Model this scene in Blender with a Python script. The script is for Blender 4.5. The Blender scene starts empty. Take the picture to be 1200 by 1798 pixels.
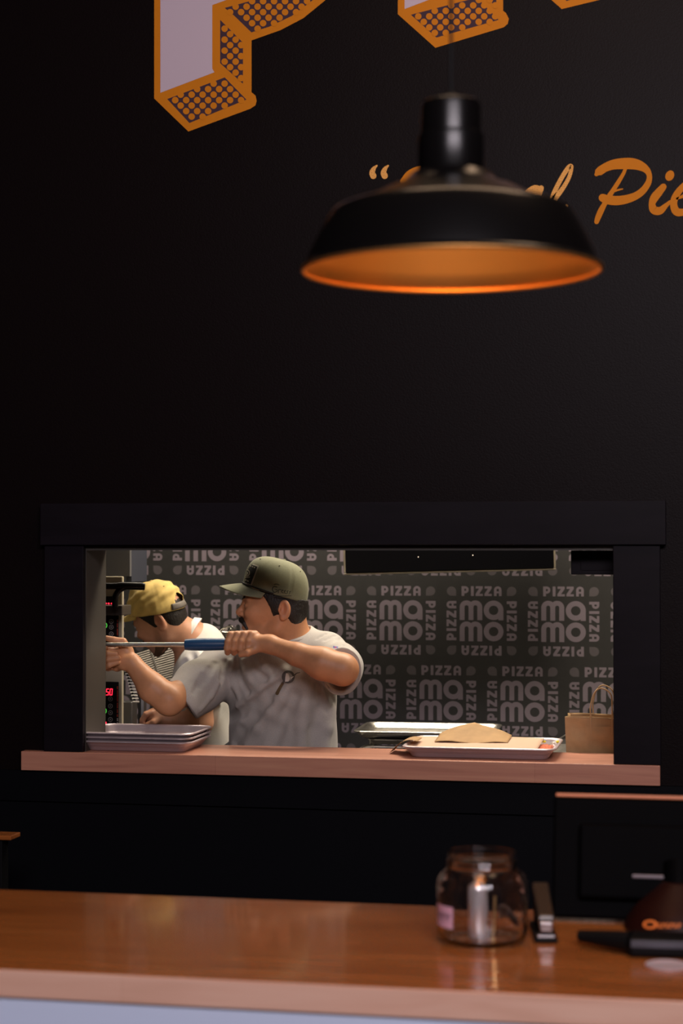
import bpy, bmesh, math, random
import numpy as np
from mathutils import Vector, Matrix, noise
from mathutils.bvhtree import BVHTree

# ------------------------------------------------------------------ camera, world, lights, exposure
FPX = 3200.0
YAW = math.radians(11.2)
PIT = math.atan((965 - 899) / FPX)
CAM = np.array([0.0, -5.1, 1.65])
FW = np.array([-math.sin(YAW) * math.cos(PIT), math.cos(YAW) * math.cos(PIT), math.sin(PIT)])
RT = np.array([math.cos(YAW), math.sin(YAW), 0.0])
UP = np.cross(RT, FW)
UPZ = np.array([0, 0, 1.0])

scene = bpy.context.scene
COL = scene.collection
cd = bpy.data.cameras.new('camera'); cam = bpy.data.objects.new('camera', cd); COL.objects.link(cam)
cd.sensor_fit = 'VERTICAL'; cd.sensor_height = 36.0; cd.lens = 36.0 * FPX / 1798.0
cd.clip_start = 0.05; cd.clip_end = 100
cam.matrix_world = Matrix(((RT[0], UP[0], -FW[0], CAM[0]), (RT[1], UP[1], -FW[1], CAM[1]), (RT[2], UP[2], -FW[2], CAM[2]), (0, 0, 0, 1)))
cd.dof.use_dof = True; cd.dof.focus_distance = 5.75; cd.dof.aperture_fstop = cd.lens / 21.0
scene.camera = cam
vs = scene.view_settings
vs.view_transform = 'Standard'; vs.look = 'None'; vs.gamma = 1.0; vs.exposure = 0.0
try: vs.use_curve_mapping = False
except Exception: pass

w = bpy.data.worlds.new('world'); scene.world = w; w.use_nodes = True
w.node_tree.nodes['Background'].inputs[0].default_value = (0.55, 0.55, 0.7, 1)
w.node_tree.nodes['Background'].inputs[1].default_value = 0.006

def area(name, loc, target, sx, sy, power, color, spread=180):
    l = bpy.data.lights.new(name, 'AREA'); l.shape = 'RECTANGLE'; l.size = sx; l.size_y = sy
    l.energy = power; l.color = color; l.spread = math.radians(spread)
    o = bpy.data.objects.new(name, l); COL.objects.link(o); o.location = loc
    o.rotation_euler = (Vector(target) - Vector(loc)).to_track_quat('-Z', 'Y').to_euler()
    return o
area('shop_window_daylight', (0.9, -6.2, 3.9), (-0.9, 0, 1.7), 3.0, 1.3, 275, (1.0, 0.89, 0.96))
area('overhead_fill', (-0.2, -1.25, 4.12), (-0.2, -1.5, 0), 1.6, 0.4, 17, (1.0, 0.66, 0.42))  # unseen overhead fill, added to brighten the shade's dome and the counter
area('kitchen_ceiling_lamp', (-0.75, 0.95, 2.80), (-0.85, 0.7, 1.2), 1.1, 0.35, 56, (1.0, 0.86, 0.68))
area('kitchen_rear_lamp', (-1.9, 1.35, 2.80), (-1.8, 0.9, 1.2), 0.9, 0.35, 22, (1.0, 0.86, 0.68))
area('kitchen_right_lamp', (0.55, 1.0, 2.80), (0.2, 1.1, 1.0), 0.7, 0.3, 9, (1.0, 0.85, 0.66))

# ------------------------------------------------------------------ helpers
def ray(u, v): return FW * FPX + RT * (u - 600) + UP * (899 - v)
def Y(u, v, y):
    r = ray(u, v); return CAM + r * (y - CAM[1]) / r[1]
def Zp(u, v, z):
    r = ray(u, v); return CAM + r * (z - CAM[2]) / r[2]
def D(u, v, d): return CAM + ray(u, v) * d / FPX

def ptag(o, label=None, cat=None, group=None, kind=None):
    if label: o['label'] = label
    if cat: o['category'] = cat
    if group: o['group'] = group
    if kind: o['kind'] = kind
    return o
ORG = {}
def thing(name, label, cat, loc=(0, 0, 0), group=None):
    o = bpy.data.objects.new(name, None); COL.objects.link(o); o.location = loc
    o.empty_display_size = 0.05; ORG[o.name] = np.array(loc, float)
    return ptag(o, label, cat, group)
def org_of(p):
    return ORG[p.name] if p is not None and p.name in ORG else np.zeros(3)
def mk(name, verts, faces, mats, parent=None, smooth=False, mi=None, label=None, loc=None):
    """verts in world metres; the object's origin is its parent's (or loc)"""
    V_ = np.asarray(verts, float)
    o0 = org_of(parent) if parent is not None else (np.array(loc, float) if loc is not None else V_.mean(0) * 0 + np.array([V_[:, 0].mean(), V_[:, 1].mean(), V_[:, 2].min()]))
    me = bpy.data.meshes.new(name); me.from_pydata((V_ - o0).tolist(), [], [list(map(int, f)) for f in faces])
    me.update()
    if not isinstance(mats, (list, tuple)): mats = [mats]
    for m in mats: me.materials.append(m)
    if mi is not None: me.polygons.foreach_set('material_index', list(map(int, mi)))
    if smooth: me.polygons.foreach_set('use_smooth', [True] * len(me.polygons))
    o = bpy.data.objects.new(name, me); COL.objects.link(o)
    if parent is not None: o.parent = parent
    else: o.location = o0
    ORG[o.name] = o0
    if label: o['label'] = label
    return o
def smooth_angle(o, deg=35):
    me = o.data; bm = bmesh.new(); bm.from_mesh(me)
    for f in bm.faces: f.smooth = True
    for e in bm.edges:
        if len(e.link_faces) == 2 and e.calc_face_angle(0) > math.radians(deg): e.smooth = False
    bm.to_mesh(me); bm.free()
class MB:
    def __init__(s): s.v = []; s.f = []; s.m = []
    def add(s, v, f, m=0):
        n = len(s.v); s.v += [list(map(float, p)) for p in v]; s.f += [[i + n for i in q] for q in f]; s.m += [m] * len(f); return s
    def box(s, lo, hi, m=0, frame=None):
        (a, b, c), (d, e, g) = lo, hi
        P = [(a, b, c), (d, b, c), (d, e, c), (a, e, c), (a, b, g), (d, b, g), (d, e, g), (a, e, g)]
        if frame is not None: P = [frame(p) for p in P]
        return s.add(P, [(0, 3, 2, 1), (4, 5, 6, 7), (0, 1, 5, 4), (1, 2, 6, 5), (2, 3, 7, 6), (3, 0, 4, 7)], m)
    def tube(s, pts, r, n=10, m=0, cap=True, closed=False):
        P = [np.array(p, float) for p in pts]; rs = r if isinstance(r, (list, tuple, np.ndarray)) else [r] * len(P)
        V_ = []; F_ = []; prev = None; N = len(P)
        for i, p in enumerate(P):
            if closed: t = P[(i + 1) % N] - P[i - 1]
            else: t = P[min(i + 1, N - 1)] - P[max(i - 1, 0)]
            t = t / (np.linalg.norm(t) + 1e-12)
            if prev is None:
                a = np.cross(t, [0, 0, 1.0]);
                if np.linalg.norm(a) < 1e-3: a = np.cross(t, [1.0, 0, 0])
            else: a = prev - t * (prev @ t)
            a = a / np.linalg.norm(a); b = np.cross(t, a); prev = a
            for k in range(n):
                an = 2 * math.pi * k / n; V_.append(p + (a * math.cos(an) + b * math.sin(an)) * rs[i])
        for i in range(N if closed else N - 1):
            j = (i + 1) % N
            for k in range(n): F_.append((i * n + k, i * n + (k + 1) % n, j * n + (k + 1) % n, j * n + k))
        if cap and not closed: F_.append(tuple(range(n))[::-1]); F_.append(tuple(range((N - 1) * n, N * n)))
        return s.add(V_, F_, m)
    def lathe(s, prof, c, n=48, m=0, axis=None):
        V_ = []; F_ = []; c = np.array(c, float)
        for (r, z) in prof:
            for k in range(n):
                a = 2 * math.pi * k / n; V_.append(c + np.array([r * math.cos(a), r * math.sin(a), z]))
        for i in range(len(prof) - 1):
            for k in range(n): F_.append((i * n + k, i * n + (k + 1) % n, (i + 1) * n + (k + 1) % n, (i + 1) * n + k))
        return s.add(V_, F_, m)
    def grid(s, fn, nu, nv, m=0, closeu=False):
        V_ = [fn(i / (nu if closeu else nu - 1), j / (nv - 1)) for i in range(nu) for j in range(nv)]
        F_ = []
        for i in range(nu if closeu else nu - 1):
            i2 = (i + 1) % nu
            for j in range(nv - 1): F_.append((i * nv + j, i2 * nv + j, i2 * nv + j + 1, i * nv + j + 1))
        return s.add(V_, F_, m)
    def build(s, name, mats, parent=None, smooth=False, label=None, bevel=0, loc=None, seg=2, solid=0):
        o = mk(name, s.v, s.f, mats, parent, False, s.m, label, loc)
        if solid:
            md = o.modifiers.new('solidify', 'SOLIDIFY'); md.thickness = solid; md.offset = 0
        if bevel:
            md = o.modifiers.new('bevel', 'BEVEL'); md.width = bevel; md.segments = seg; md.limit_method = 'ANGLE'
            for p in o.data.polygons: p.use_smooth = True
            md.harden_normals = False
            wn = o.modifiers.new('wn', 'WEIGHTED_NORMAL'); wn.keep_sharp = True
        elif smooth: smooth_angle(o)
        return o
def cat(pts, n=8):
    """Catmull-Rom through tuples of any length"""
    P = [np.array(p, float) for p in pts]; P = [2 * P[0] - P[1]] + P + [2 * P[-1] - P[-2]]; out = []
    for i in range(1, len(P) - 2):
        for k in range(n):
            t = k / n; a, b, c, d = P[i - 1], P[i], P[i + 1], P[i + 2]
            out.append(.5 * ((2 * b) + (c - a) * t + (2 * a - 5 * b + 4 * c - d) * t * t + (3 * b - 3 * c + d - a) * t ** 3))
    out.append(P[-2]); return out
def inpoly(x, y, poly):
    c = False; n = len(poly)
    for i in range(n):
        x1, y1 = poly[i]; x2, y2 = poly[i - 1]
        if (y1 > y) != (y2 > y) and x < (x2 - x1) * (y - y1) / (y2 - y1) + x1: c = not c
    return c

# ------------------------------------------------------------------ materials
def mat(name, col, rough=0.5, metal=0.0, spec=0.5, coat=0.0, var=0.0, vscale=20.0, bump=0.0, bscale=60.0, emit=None, estr=0.0,
        stretch=None, attr=None, sheen=0.0, trans=0.0, ior=1.45, sss=0.0, coatr=0.1, aniso=0, rvar=0.0, bdist=0.002):
    m = bpy.data.materials.new(name); m.use_nodes = True; nt = m.node_tree; N = nt.nodes; L = nt.links
    b = N['Principled BSDF']
    b.inputs['Base Color'].default_value = (*col, 1); b.inputs['Roughness'].default_value = rough
    b.inputs['Metallic'].default_value = metal; b.inputs['Specular IOR Level'].default_value = spec
    b.inputs['Coat Weight'].default_value = coat; b.inputs['Coat Roughness'].default_value = coatr
    b.inputs['Sheen Weight'].default_value = sheen; b.inputs['IOR'].default_value = ior
    b.inputs['Transmission Weight'].default_value = trans
    if sss: b.inputs['Subsurface Weight'].default_value = sss; b.inputs['Subsurface Radius'].default_value = (0.012, 0.004, 0.002); b.inputs['Subsurface Scale'].default_value = 1.0
    if emit: b.inputs['Emission Color'].default_value = (*emit, 1); b.inputs['Emission Strength'].default_value = estr
    tc = N.new('ShaderNodeTexCoord'); mp = N.new('ShaderNodeMapping'); L.new(tc.outputs['Object'], mp.inputs[0])
    if stretch: mp.inputs['Scale'].default_value = stretch
    src = None
    if attr:
        a = N.new('ShaderNodeAttribute'); a.attribute_name = attr; src = a.outputs['Color']
    if var or rvar:
        t = N.new('ShaderNodeTexNoise'); t.inputs['Scale'].default_value = vscale; t.inputs['Detail'].default_value = 6; L.new(mp.outputs[0], t.inputs['Vector'])
        if var:
            r = N.new('ShaderNodeMapRange'); r.inputs['From Min'].default_value = .25; r.inputs['From Max'].default_value = .75
            r.inputs['To Min'].default_value = 1 - var; r.inputs['To Max'].default_value = 1 + var; L.new(t.outputs['Fac'], r.inputs['Value'])
            x = N.new('ShaderNodeVectorMath'); x.operation = 'SCALE'
            if src: L.new(src, x.inputs[0])
            else: x.inputs[0].default_value = col
            L.new(r.outputs[0], x.inputs['Scale']); src = x.outputs[0]
        if rvar:
            r = N.new('ShaderNodeMapRange'); r.inputs['From Min'].default_value = .3; r.inputs['From Max'].default_value = .7
            r.inputs['To Min'].default_value = max(0, rough - rvar); r.inputs['To Max'].default_value = rough + rvar
            L.new(t.outputs['Fac'], r.inputs['Value']); L.new(r.outputs[0], b.inputs['Roughness'])
    if src: L.new(src, b.inputs['Base Color'])
    if bump:
        t2 = N.new('ShaderNodeTexNoise'); t2.inputs['Scale'].default_value = bscale; t2.inputs['Detail'].default_value = 4; L.new(mp.outputs[0], t2.inputs['Vector'])
        bp = N.new('ShaderNodeBump'); bp.inputs['Strength'].default_value = bump; bp.inputs['Distance'].default_value = bdist
        L.new(t2.outputs['Fac'], bp.inputs['Height']); L.new(bp.outputs[0], b.inputs['Normal'])
    return m
def wood(name, c1, c2, c3, rough=0.3, coat=0.0, board=0.09, scale=1.0, ramp=(.25, .8)):
    """planks glued along X, with grain, knots and a colour step from board to board"""
    m = bpy.data.materials.new(name); m.use_nodes = True; nt = m.node_tree; N = nt.nodes; L = nt.links
    b = N['Principled BSDF']; b.inputs['Roughness'].default_value = rough; b.inputs['Coat Weight'].default_value = coat; b.inputs['Coat Roughness'].default_value = 0.08
    tc = N.new('ShaderNodeTexCoord'); mp = N.new('ShaderNodeMapping'); L.new(tc.outputs['Object'], mp.inputs[0])
    mp.inputs['Scale'].default_value = (1.2 * scale, 14 * scale, 14 * scale)
    t = N.new('ShaderNodeTexNoise'); t.inputs['Scale'].default_value = 2.2; t.inputs['Detail'].default_value = 9; t.inputs['Distortion'].default_value = 1.2; L.new(mp.outputs[0], t.inputs['Vector'])
    mp2 = N.new('ShaderNodeMapping'); mp2.inputs['Scale'].default_value = (3, 9, 9); L.new(tc.outputs['Object'], mp2.inputs[0])
    k = N.new('ShaderNodeTexNoise'); k.inputs['Scale'].default_value = 1.3; k.inputs['Detail'].default_value = 3; L.new(mp2.outputs[0], k.inputs['Vector'])
    bt = N.new('ShaderNodeTexBrick'); bt.inputs['Scale'].default_value = 1.0; bt.inputs['Mortar Size'].default_value = 0.0008; bt.inputs['Bias'].default_value = 0
    bt.inputs['Brick Width'].default_value = 0.92; bt.inputs['Row Height'].default_value = board; bt.offset = 0.37
    bt.inputs['Color1'].default_value = (0.35, .35, .35, 1); bt.inputs['Color2'].default_value = (0.65, .65, .65, 1); bt.inputs['Mortar'].default_value = (.2, .2, .2, 1)
    L.new(tc.outputs['Object'], bt.inputs['Vector'])
    a1 = N.new('ShaderNodeMath'); a1.operation = 'MULTIPLY_ADD'; a1.inputs[1].default_value = 1.0; L.new(t.outputs['Fac'], a1.inputs[0])
    a2 = N.new('ShaderNodeMath'); a2.operation = 'MULTIPLY_ADD'; a2.inputs[1].default_value = 0.55; a2.inputs[2].default_value = -0.28; L.new(bt.outputs['Color'], a2.inputs[0]); L.new(a2.outputs[0], a1.inputs[2])
    cr = N.new('ShaderNodeValToRGB'); e = cr.color_ramp.elements; e[0].position = ramp[0]; e[0].color = (*c1, 1); e[1].position = ramp[1]; e[1].color = (*c3, 1)
    q = cr.color_ramp.elements.new(0.5); q.color = (*c2, 1); L.new(a1.outputs[0], cr.inputs[0])
    kr = N.new('ShaderNodeMapRange'); kr.inputs['From Min'].default_value = .64; kr.inputs['From Max'].default_value = .78; kr.inputs['To Min'].default_value = 1; kr.inputs['To Max'].default_value = .35; L.new(k.outputs['Fac'], kr.inputs['Value'])
    mx = N.new('ShaderNodeVectorMath'); mx.operation = 'SCALE'; L.new(cr.outputs[0], mx.inputs[0]); L.new(kr.outputs[0], mx.inputs['Scale'])
    L.new(mx.outputs[0], b.inputs['Base Color'])
    bp = N.new('ShaderNodeBump'); bp.inputs['Strength'].default_value = 0.12; bp.inputs['Distance'].default_value = 0.001; L.new(t.outputs['Fac'], bp.inputs['Height']); L.new(bp.outputs[0], b.inputs['Normal'])
    return m
M = {}
M['wall'] = mat('wall_paint_black', (0.0042, 0.0020, 0.0022), 0.45, spec=0.10, bump=0.2, bscale=220)
M['navy'] = mat('wall_panel_navy', (0.0010, 0.0012, 0.0026), 0.6, spec=0.12)
M['trim'] = mat('trim_paint_black', (0.0062, 0.0044, 0.0068), 0.5, spec=0.12, var=.25, vscale=5, stretch=(1, 1, 6))
M['floor'] = mat('floor_concrete', (0.05, 0.045, 0.042), 0.6, var=.2, vscale=4)
M['ceil'] = mat('ceiling_paint', (0.02, 0.018, 0.018), 0.8)
M['kwall'] = mat('kitchen_wall_paint', (0.055, 0.047, 0.040), 0.6)
M['kceil'] = mat('kitchen_ceiling_tile', (0.35, 0.33, 0.30), 0.8)
M['paper'] = mat('wallpaper_charcoal', (0.029, 0.0285, 0.0285), 0.6, var=.08, vscale=30)
M['paperprint'] = mat('wallpaper_print_mauve', (0.21, 0.175, 0.21), 0.6)
M['paperdrop'] = mat('wallpaper_print_drop', (0.10, 0.088, 0.098), 0.6)
M['sillwood'] = wood('sill_cherry_wood', (0.36, 0.15, 0.10), (0.48, 0.215, 0.145), (0.56, 0.28, 0.18), 0.42, 0.1)
M['counterwood'] = wood('counter_cherry_wood', (0.20, 0.055, 0.012), (0.38, 0.120, 0.027), (0.50, 0.18, 0.046), 0.26, 0.5, ramp=(.05, 1.0))
M['edgewood'] = wood('counter_edge_wood', (0.58, 0.32, 0.22), (0.70, 0.41, 0.30), (0.78, 0.50, 0.38), 0.4, 0.2, ramp=(.15, .9))
M['whitepanel'] = mat('white_panel', (0.58, 0.66, 0.84), 0.5)
M['orange'] = mat('mural_orange', (0.60, 0.20, 0.008), 0.6, var=.03, spec=.15)
M['white'] = mat('mural_white', (0.56, 0.47, 0.56), 0.6, spec=.15)
M['purple'] = mat('mural_purple', (0.055, 0.030, 0.045), 0.6, spec=.15)
M['steel'] = mat('brushed_steel', (0.55, 0.53, 0.48), 0.32, metal=1, rvar=.08, vscale=40, stretch=(1, 8, 8))
M['darksteel'] = mat('dark_steel', (0.22, 0.22, 0.215), 0.42, metal=.85, rvar=.06, vscale=30)
M['alu'] = mat('pan_aluminium', (0.58, 0.50, 0.53), 0.42, metal=.62, rvar=.08, vscale=60, bump=.15, bscale=90)
M['black'] = mat('black_plastic', (0.004, 0.004, 0.0045), 0.55, spec=.15)
M['matte'] = mat('black_matte_shell', (0.0016, 0.0016, 0.002), 0.6, spec=.03)
M['gloss'] = mat('black_gloss_enamel', (0.0035, 0.003, 0.003), 0.28, spec=.35)
M['cream'] = mat('oven_cream_panel', (0.42, 0.37, 0.27), 0.45)

# ------------------------------------------------------------------ signed-distance modelling
class RC:
    def __init__(s, a, b, ra, rb=None):
        s.a = np.array(a, np.float32); s.ab = np.array(b, np.float32) - s.a; s.ra = ra; s.rb = ra if rb is None else rb
        s.l2 = float(s.ab @ s.ab) + 1e-12
        s.bb = (np.minimum(np.array(a), np.array(b)) - max(s.ra, s.rb), np.maximum(np.array(a), np.array(b)) + max(s.ra, s.rb))
    def __call__(s, p):
        q = p - s.a; t = np.clip(q @ s.ab / s.l2, 0, 1)
        return np.sqrt(((q - t[:, None] * s.ab) ** 2).sum(1)) - (s.ra + t * (s.rb - s.ra))
class EL:
    def __init__(s, c, r, ax=None):
        s.c = np.array(c, np.float32); s.r = np.array(r, np.float32); s.ax = np.array(ax if ax is not None else np.eye(3), np.float32)
        m = float(max(r)); s.bb = (np.array(c) - m, np.array(c) + m)
    def __call__(s, p):
        q = (p - s.c) @ s.ax.T; k0 = np.sqrt(((q / s.r) ** 2).sum(1)); k1 = np.sqrt(((q / s.r ** 2) ** 2).sum(1)) + 1e-9
        return np.where(k0 < 1e-3, -s.r.min(), k0 * (k0 - 1) / k1)
class HS:   # half space: inside where n.p < d
    def __init__(s, pt, n): s.n = np.array(n, np.float32) / np.linalg.norm(n); s.d = float(s.n @ np.array(pt, np.float32)); s.bb = None
    def __call__(s, p): return p @ s.n - s.d
class SQ:   # squash a shape along direction n about c by factor f (<1 flattens)
    def __init__(s, prim, c, n, f):
        s.p = prim; s.c = np.array(c, np.float32); s.n = np.array(n, np.float32) / np.linalg.norm(n); s.f = f; s.bb = prim.bb
    def __call__(s, p):
        q = p + s.n * (((p - s.c) @ s.n) * (1 / s.f - 1))[:, None]
        return s.p(q) * (s.f if s.f < 1 else 1)
def smin(a, b, k):
    if k <= 0: return np.minimum(a, b)
    h = np.maximum(k - np.abs(a - b), 0) / k; return np.minimum(a, b) - h * h * k * .25
def evaluate(ops, p, disp=None):
    d = np.full(len(p), 1.0, np.float32)
    for (op, pr, k) in ops:
        v = pr(p)
        if op == '+': d = smin(d, v, k)
        elif op == '-': d = -smin(-d, v, k)
        elif op == '&': d = -smin(-d, -v, k)
    if disp is not None: d = d - disp(p)
    return d
def sdf_mesh(ops, h=0.0025, B=12, disp=None):
    pos = [o for o in ops if o[0] == '+']
    lo = np.min([o[1].bb[0] for o in pos], 0) - .02; hi = np.max([o[1].bb[1] for o in pos], 0) + .02
    nb = np.ceil((hi - lo) / (B * h)).astype(int)
    I = np.stack(np.meshgrid(*[np.arange(n) for n in nb], indexing='ij'), -1).reshape(-1, 3)
    C = (lo + (I + .5) * B * h).astype(np.float32); hd = B * h * .87
    dm = np.full(len(C), 9.0, np.float32); KM = max([o[2] for o in ops] + [0.0])
    PD = []
    for (op, pr, k) in ops:
        v = pr(C); PD.append(v)
        if op == '+': dm = np.minimum(dm, v)
    act = np.where((dm < hd * 1.15 + KM * .6 + .01) & (dm > -(hd * 1.6 + .02)))[0]
    s = np.arange(B + 1); G = np.stack(np.meshgrid(s, s, s, indexing='ij'), -1).reshape(-1, 3)
    NX, NY, NZ = (nb * B + 2)
    keys = []; verts = []; quads = []
    cor = [(a, b, c) for a in (0, 1) for b in (0, 1) for c in (0, 1)]
    edges = [(i, j) for i in range(8) for j in range(i + 1, 8) if sum(abs(cor[i][q] - cor[j][q]) for q in range(3)) == 1]
    key = lambda ix: (ix[:, 0] * NY + ix[:, 1]) * NZ + ix[:, 2]
    for a in act:
        P = (lo + (I[a] * B + G) * h).astype(np.float32)
        sub = [o for o, v in zip(ops, PD) if (v[a] < hd * 1.2 + KM + .01) or o[0] == '&']
        if not any(o[0] == '+' for o in sub): continue
        F_ = evaluate(sub, P, disp).reshape(B + 1, B + 1, B + 1)
        S = F_ < 0
        if S.all() or not S.any(): continue
        cs = [F_[c[0]:B + c[0], c[1]:B + c[1], c[2]:B + c[2]] for c in cor]
        cnt = sum((c < 0).astype(np.int8) for c in cs); idx = np.argwhere((cnt > 0) & (cnt < 8))
        if len(idx) == 0: continue
        vals = np.stack([c[idx[:, 0], idx[:, 1], idx[:, 2]] for c in cs], 1)
        acc = np.zeros((len(idx), 3)); nn = np.zeros(len(idx))
        for i, j in edges:
            x = (vals[:, i] < 0) != (vals[:, j] < 0)
            t = np.where(x, vals[:, i] / (vals[:, i] - vals[:, j] + 1e-12), 0)
            pt = np.array(cor[i]) + t[:, None] * (np.array(cor[j]) - np.array(cor[i]))
            acc += pt * x[:, None]; nn += x
        gi = I[a] * B + idx
        verts.append(lo + (gi + acc / nn[:, None]) * h); keys.append(key(gi))
        base = I[a] * B
        for ax in range(3):
            sl = [slice(0, B)] * 3; sl2 = list(sl); sl2[ax] = slice(1, B + 1)
            A_ = S[tuple(sl)]; B_ = S[tuple(sl2)]
            e = np.argwhere(A_ != B_)
            if len(e) == 0: continue
            inside = A_[e[:, 0], e[:, 1], e[:, 2]]; g = base + e
            o1, o2 = (ax + 1) % 3, (ax + 2) % 3
            u = np.zeros(3, int); u[o1] = 1; v = np.zeros(3, int); v[o2] = 1
            q = np.stack([key(g - u - v), key(g - v), key(g), key(g - u)], 1)
            q[~inside] = q[~inside][:, ::-1]; quads.append(q)
    keys = np.concatenate(keys); verts = np.concatenate(verts); quads = np.concatenate(quads)
    so = np.argsort(keys); ks = keys[so]
    ps = np.searchsorted(ks, quads); ps = np.clip(ps, 0, len(ks) - 1); ok = (ks[ps] == quads).all(1)
    return verts[so], ps[ok]
def relax(V_, F_, it=1):
    for _ in range(it):
        acc = np.zeros_like(V_); n = np.zeros(len(V_))
        for k in range(4):
            np.add.at(acc, F_[:, k], V_[F_[:, (k + 1) % 4]]); np.add.at(acc, F_[:, k], V_[F_[:, k - 1]]); np.add.at(n, F_[:, k], 2)
        V_ = V_ * .4 + .6 * acc / np.maximum(n, 1)[:, None]
    return V_
def sdf_obj(name, ops, m, parent, h=0.0025, disp=None, color=None, label=None, rl=1):
    V_, F_ = sdf_mesh(ops, h, disp=disp)
    V_ = relax(V_, F_, rl)
    me = bpy.data.meshes.new(name); o0 = org_of(parent)
    me.vertices.add(len(V_)); me.vertices.foreach_set('co', (V_ - o0).astype(np.float32).ravel())
    me.loops.add(len(F_) * 4); me.loops.foreach_set('vertex_index', F_.astype(np.int32).ravel())
    me.polygons.add(len(F_)); me.polygons.foreach_set('loop_start', np.arange(len(F_), dtype=np.int32) * 4)
    me.polygons.foreach_set('use_smooth', np.ones(len(F_), bool))
    me.update(); me.validate(); me.materials.append(m)
    if color is not None:
        c = color(V_); at = me.color_attributes.new('Col', 'FLOAT_COLOR', 'POINT')
        at.data.foreach_set('color', np.concatenate([c, np.ones((len(c), 1))], 1).astype(np.float32).ravel())
    o = bpy.data.objects.new(name, me); COL.objects.link(o); o.parent = parent
    if label: o['label'] = label
    ORG[o.name] = o0
    return o, V_, F_
def ray_hit(bvh, u, v):
    r = ray(u, v); h = bvh.ray_cast(Vector(CAM), Vector(r / np.linalg.norm(r)))
    return (np.array(h[0]), np.array(h[1])) if h[0] is not None else (None, None)
def decal(name, bvh, shapes, parent, off=0.0012, label=None, mats=None, step=.00025):
    """small prints laid on a curved surface; shapes = [(list of (u,v), material index)], each fanned and subdivided to follow it"""
    b = MB()
    def pt(u, v, n_):
        h, nr = ray_hit(bvh, u, v)
        return None if h is None else h - FW * (off + n_ * step)
    for n_, (poly, mi) in enumerate(shapes):
        c = np.mean(poly, 0); k = len(poly)
        sz = max(np.ptp([p[0] for p in poly]), np.ptp([p[1] for p in poly])); S = 8 if sz > 15 else (4 if sz > 7 else 1)
        for i in range(k):
            A_, B_ = np.array(poly[i], float), np.array(poly[(i + 1) % k], float)
            rows = []
            for r in range(S + 1):
                f = r / S; P0, P1 = c + (A_ - c) * f, c + (B_ - c) * f
                m_ = S if S > 1 else 1
                rows.append([pt(*(P0 + (P1 - P0) * (q / m_)), n_) for q in range(m_ + 1)])
            for r in range(S):
                for q in range(len(rows[0]) - 1):
                    qd = [rows[r][q], rows[r + 1][q], rows[r + 1][q + 1], rows[r][q + 1]]
                    if any(x is None for x in qd): continue
                    if r == 0: qd = [qd[0], qd[1], qd[2]]
                    b.add(qd, [tuple(range(len(qd)))], mi)
    return b.build(name, mats, parent, label=label)
def ribbon2(pts, n=6):
    """variable-width stroke in 2D: pts (x,y,w) -> list of quads"""
    P = cat(pts, n); L_ = []; R_ = []
    for i, p in enumerate(P):
        t = P[min(i + 1, len(P) - 1)][:2] - P[max(i - 1, 0)][:2]; t = t / (np.linalg.norm(t) + 1e-9); nrm = np.array([-t[1], t[0]])
        L_.append(p[:2] + nrm * p[2] / 2); R_.append(p[:2] - nrm * p[2] / 2)
    q = [[L_[i], L_[i + 1], R_[i + 1], R_[i]] for i in range(len(P) - 1)]
    def cap(i, sg):
        p = P[i]; j = i + 1 if i == 0 else i - 1
        t = p[:2] - P[j][:2]; t = t / (np.linalg.norm(t) + 1e-9); nr = np.array([-t[1], t[0]])
        return [p[:2] + p[2] / 2 * (nr * math.cos(a) + t * math.sin(a)) for a in np.linspace(0, math.pi, 9)]
    return q + [cap(0, 1), cap(len(P) - 1, 1)]

# ------------------------------------------------------------------ the room
WY = 0.03                 # face of the black wall towards the dining side
SILL_Z = 1.056
XL, XR = -1.782, -0.243   # clear opening
def structure(o): o['kind'] = 'structure'; return o
b = MB(); T = 0.20
b.box((-4.0, WY, 0), (XL - .012, T, 4.2)); b.box((XR + .012, WY, 0), (3.0, T, 4.2)); b.box((XL - .012, WY, 0), (XR + .012, T, 1.0)); b.box((XL - .012, WY, 1.66), (XR + .012, T, 4.2))
structure(b.build('wall_front', M['wall'], loc=(0, 0, 0)))
b = MB(); b.box((-3.6, 0.012, 0.0), (2.6, WY - .0005, 0.905)); b.box((-3.6, 0.012, 0.909), (2.6, WY - .0005, 0.998))
structure(b.build('wall_lower_panelling', M['navy'], loc=(0, 0, 0)))
structure(MB().box((-4, -9.6, -0.1), (3.0, 2.0, 0)).build('floor', M['floor'], loc=(0, 0, 0)))
structure(MB().box((-4, -9.6, 4.2), (3.0, WY, 4.3)).build('ceiling', M['ceil'], loc=(0, 0, 0)))
structure(MB().box((-4.1, -9.6, 0), (-4.0, T, 4.2)).build('wall_left', M['wall'], loc=(0, 0, 0)))
structure(MB().box((3.0, -9.6, 0), (3.1, T, 4.2)).build('wall_right', M['wall'], loc=(0, 0, 0)))
structure(MB().box((-3.3, T, 2.85), (1.6, 2.1, 2.95)).build('ceiling_kitchen', M['kceil'], loc=(0, 0, 0)))
structure(MB().box((-3.4, T, 0), (-3.3, 2.1, 2.85)).build('wall_kitchen_left', M['kwall'], loc=(0, 0, 0)))
structure(MB().box((1.6, T, 0), (1.7, 2.1, 2.85)).build('wall_kitchen_right', M['kwall'], loc=(0, 0, 0)))
# jamb lining inside the opening (grey-brown painted boards)
M['jamb'] = mat('jamb_paint_grey_brown', (0.045, 0.039, 0.032), 0.5, var=.1, vscale=4)
b = MB(); b.box((XL - .0118, 0.026, SILL_Z), (XL, T + .006, 1.648)); b.box((XR, 0.026, SILL_Z), (XR + .0118, T + .006, 1.648)); b.box((XL - .0118, 0.026, 1.648), (XR + .0118, T + .006, 1.6598))
structure(b.build('trim_jamb_lining', M['jamb'], loc=(0, 0, 0)))
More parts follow.
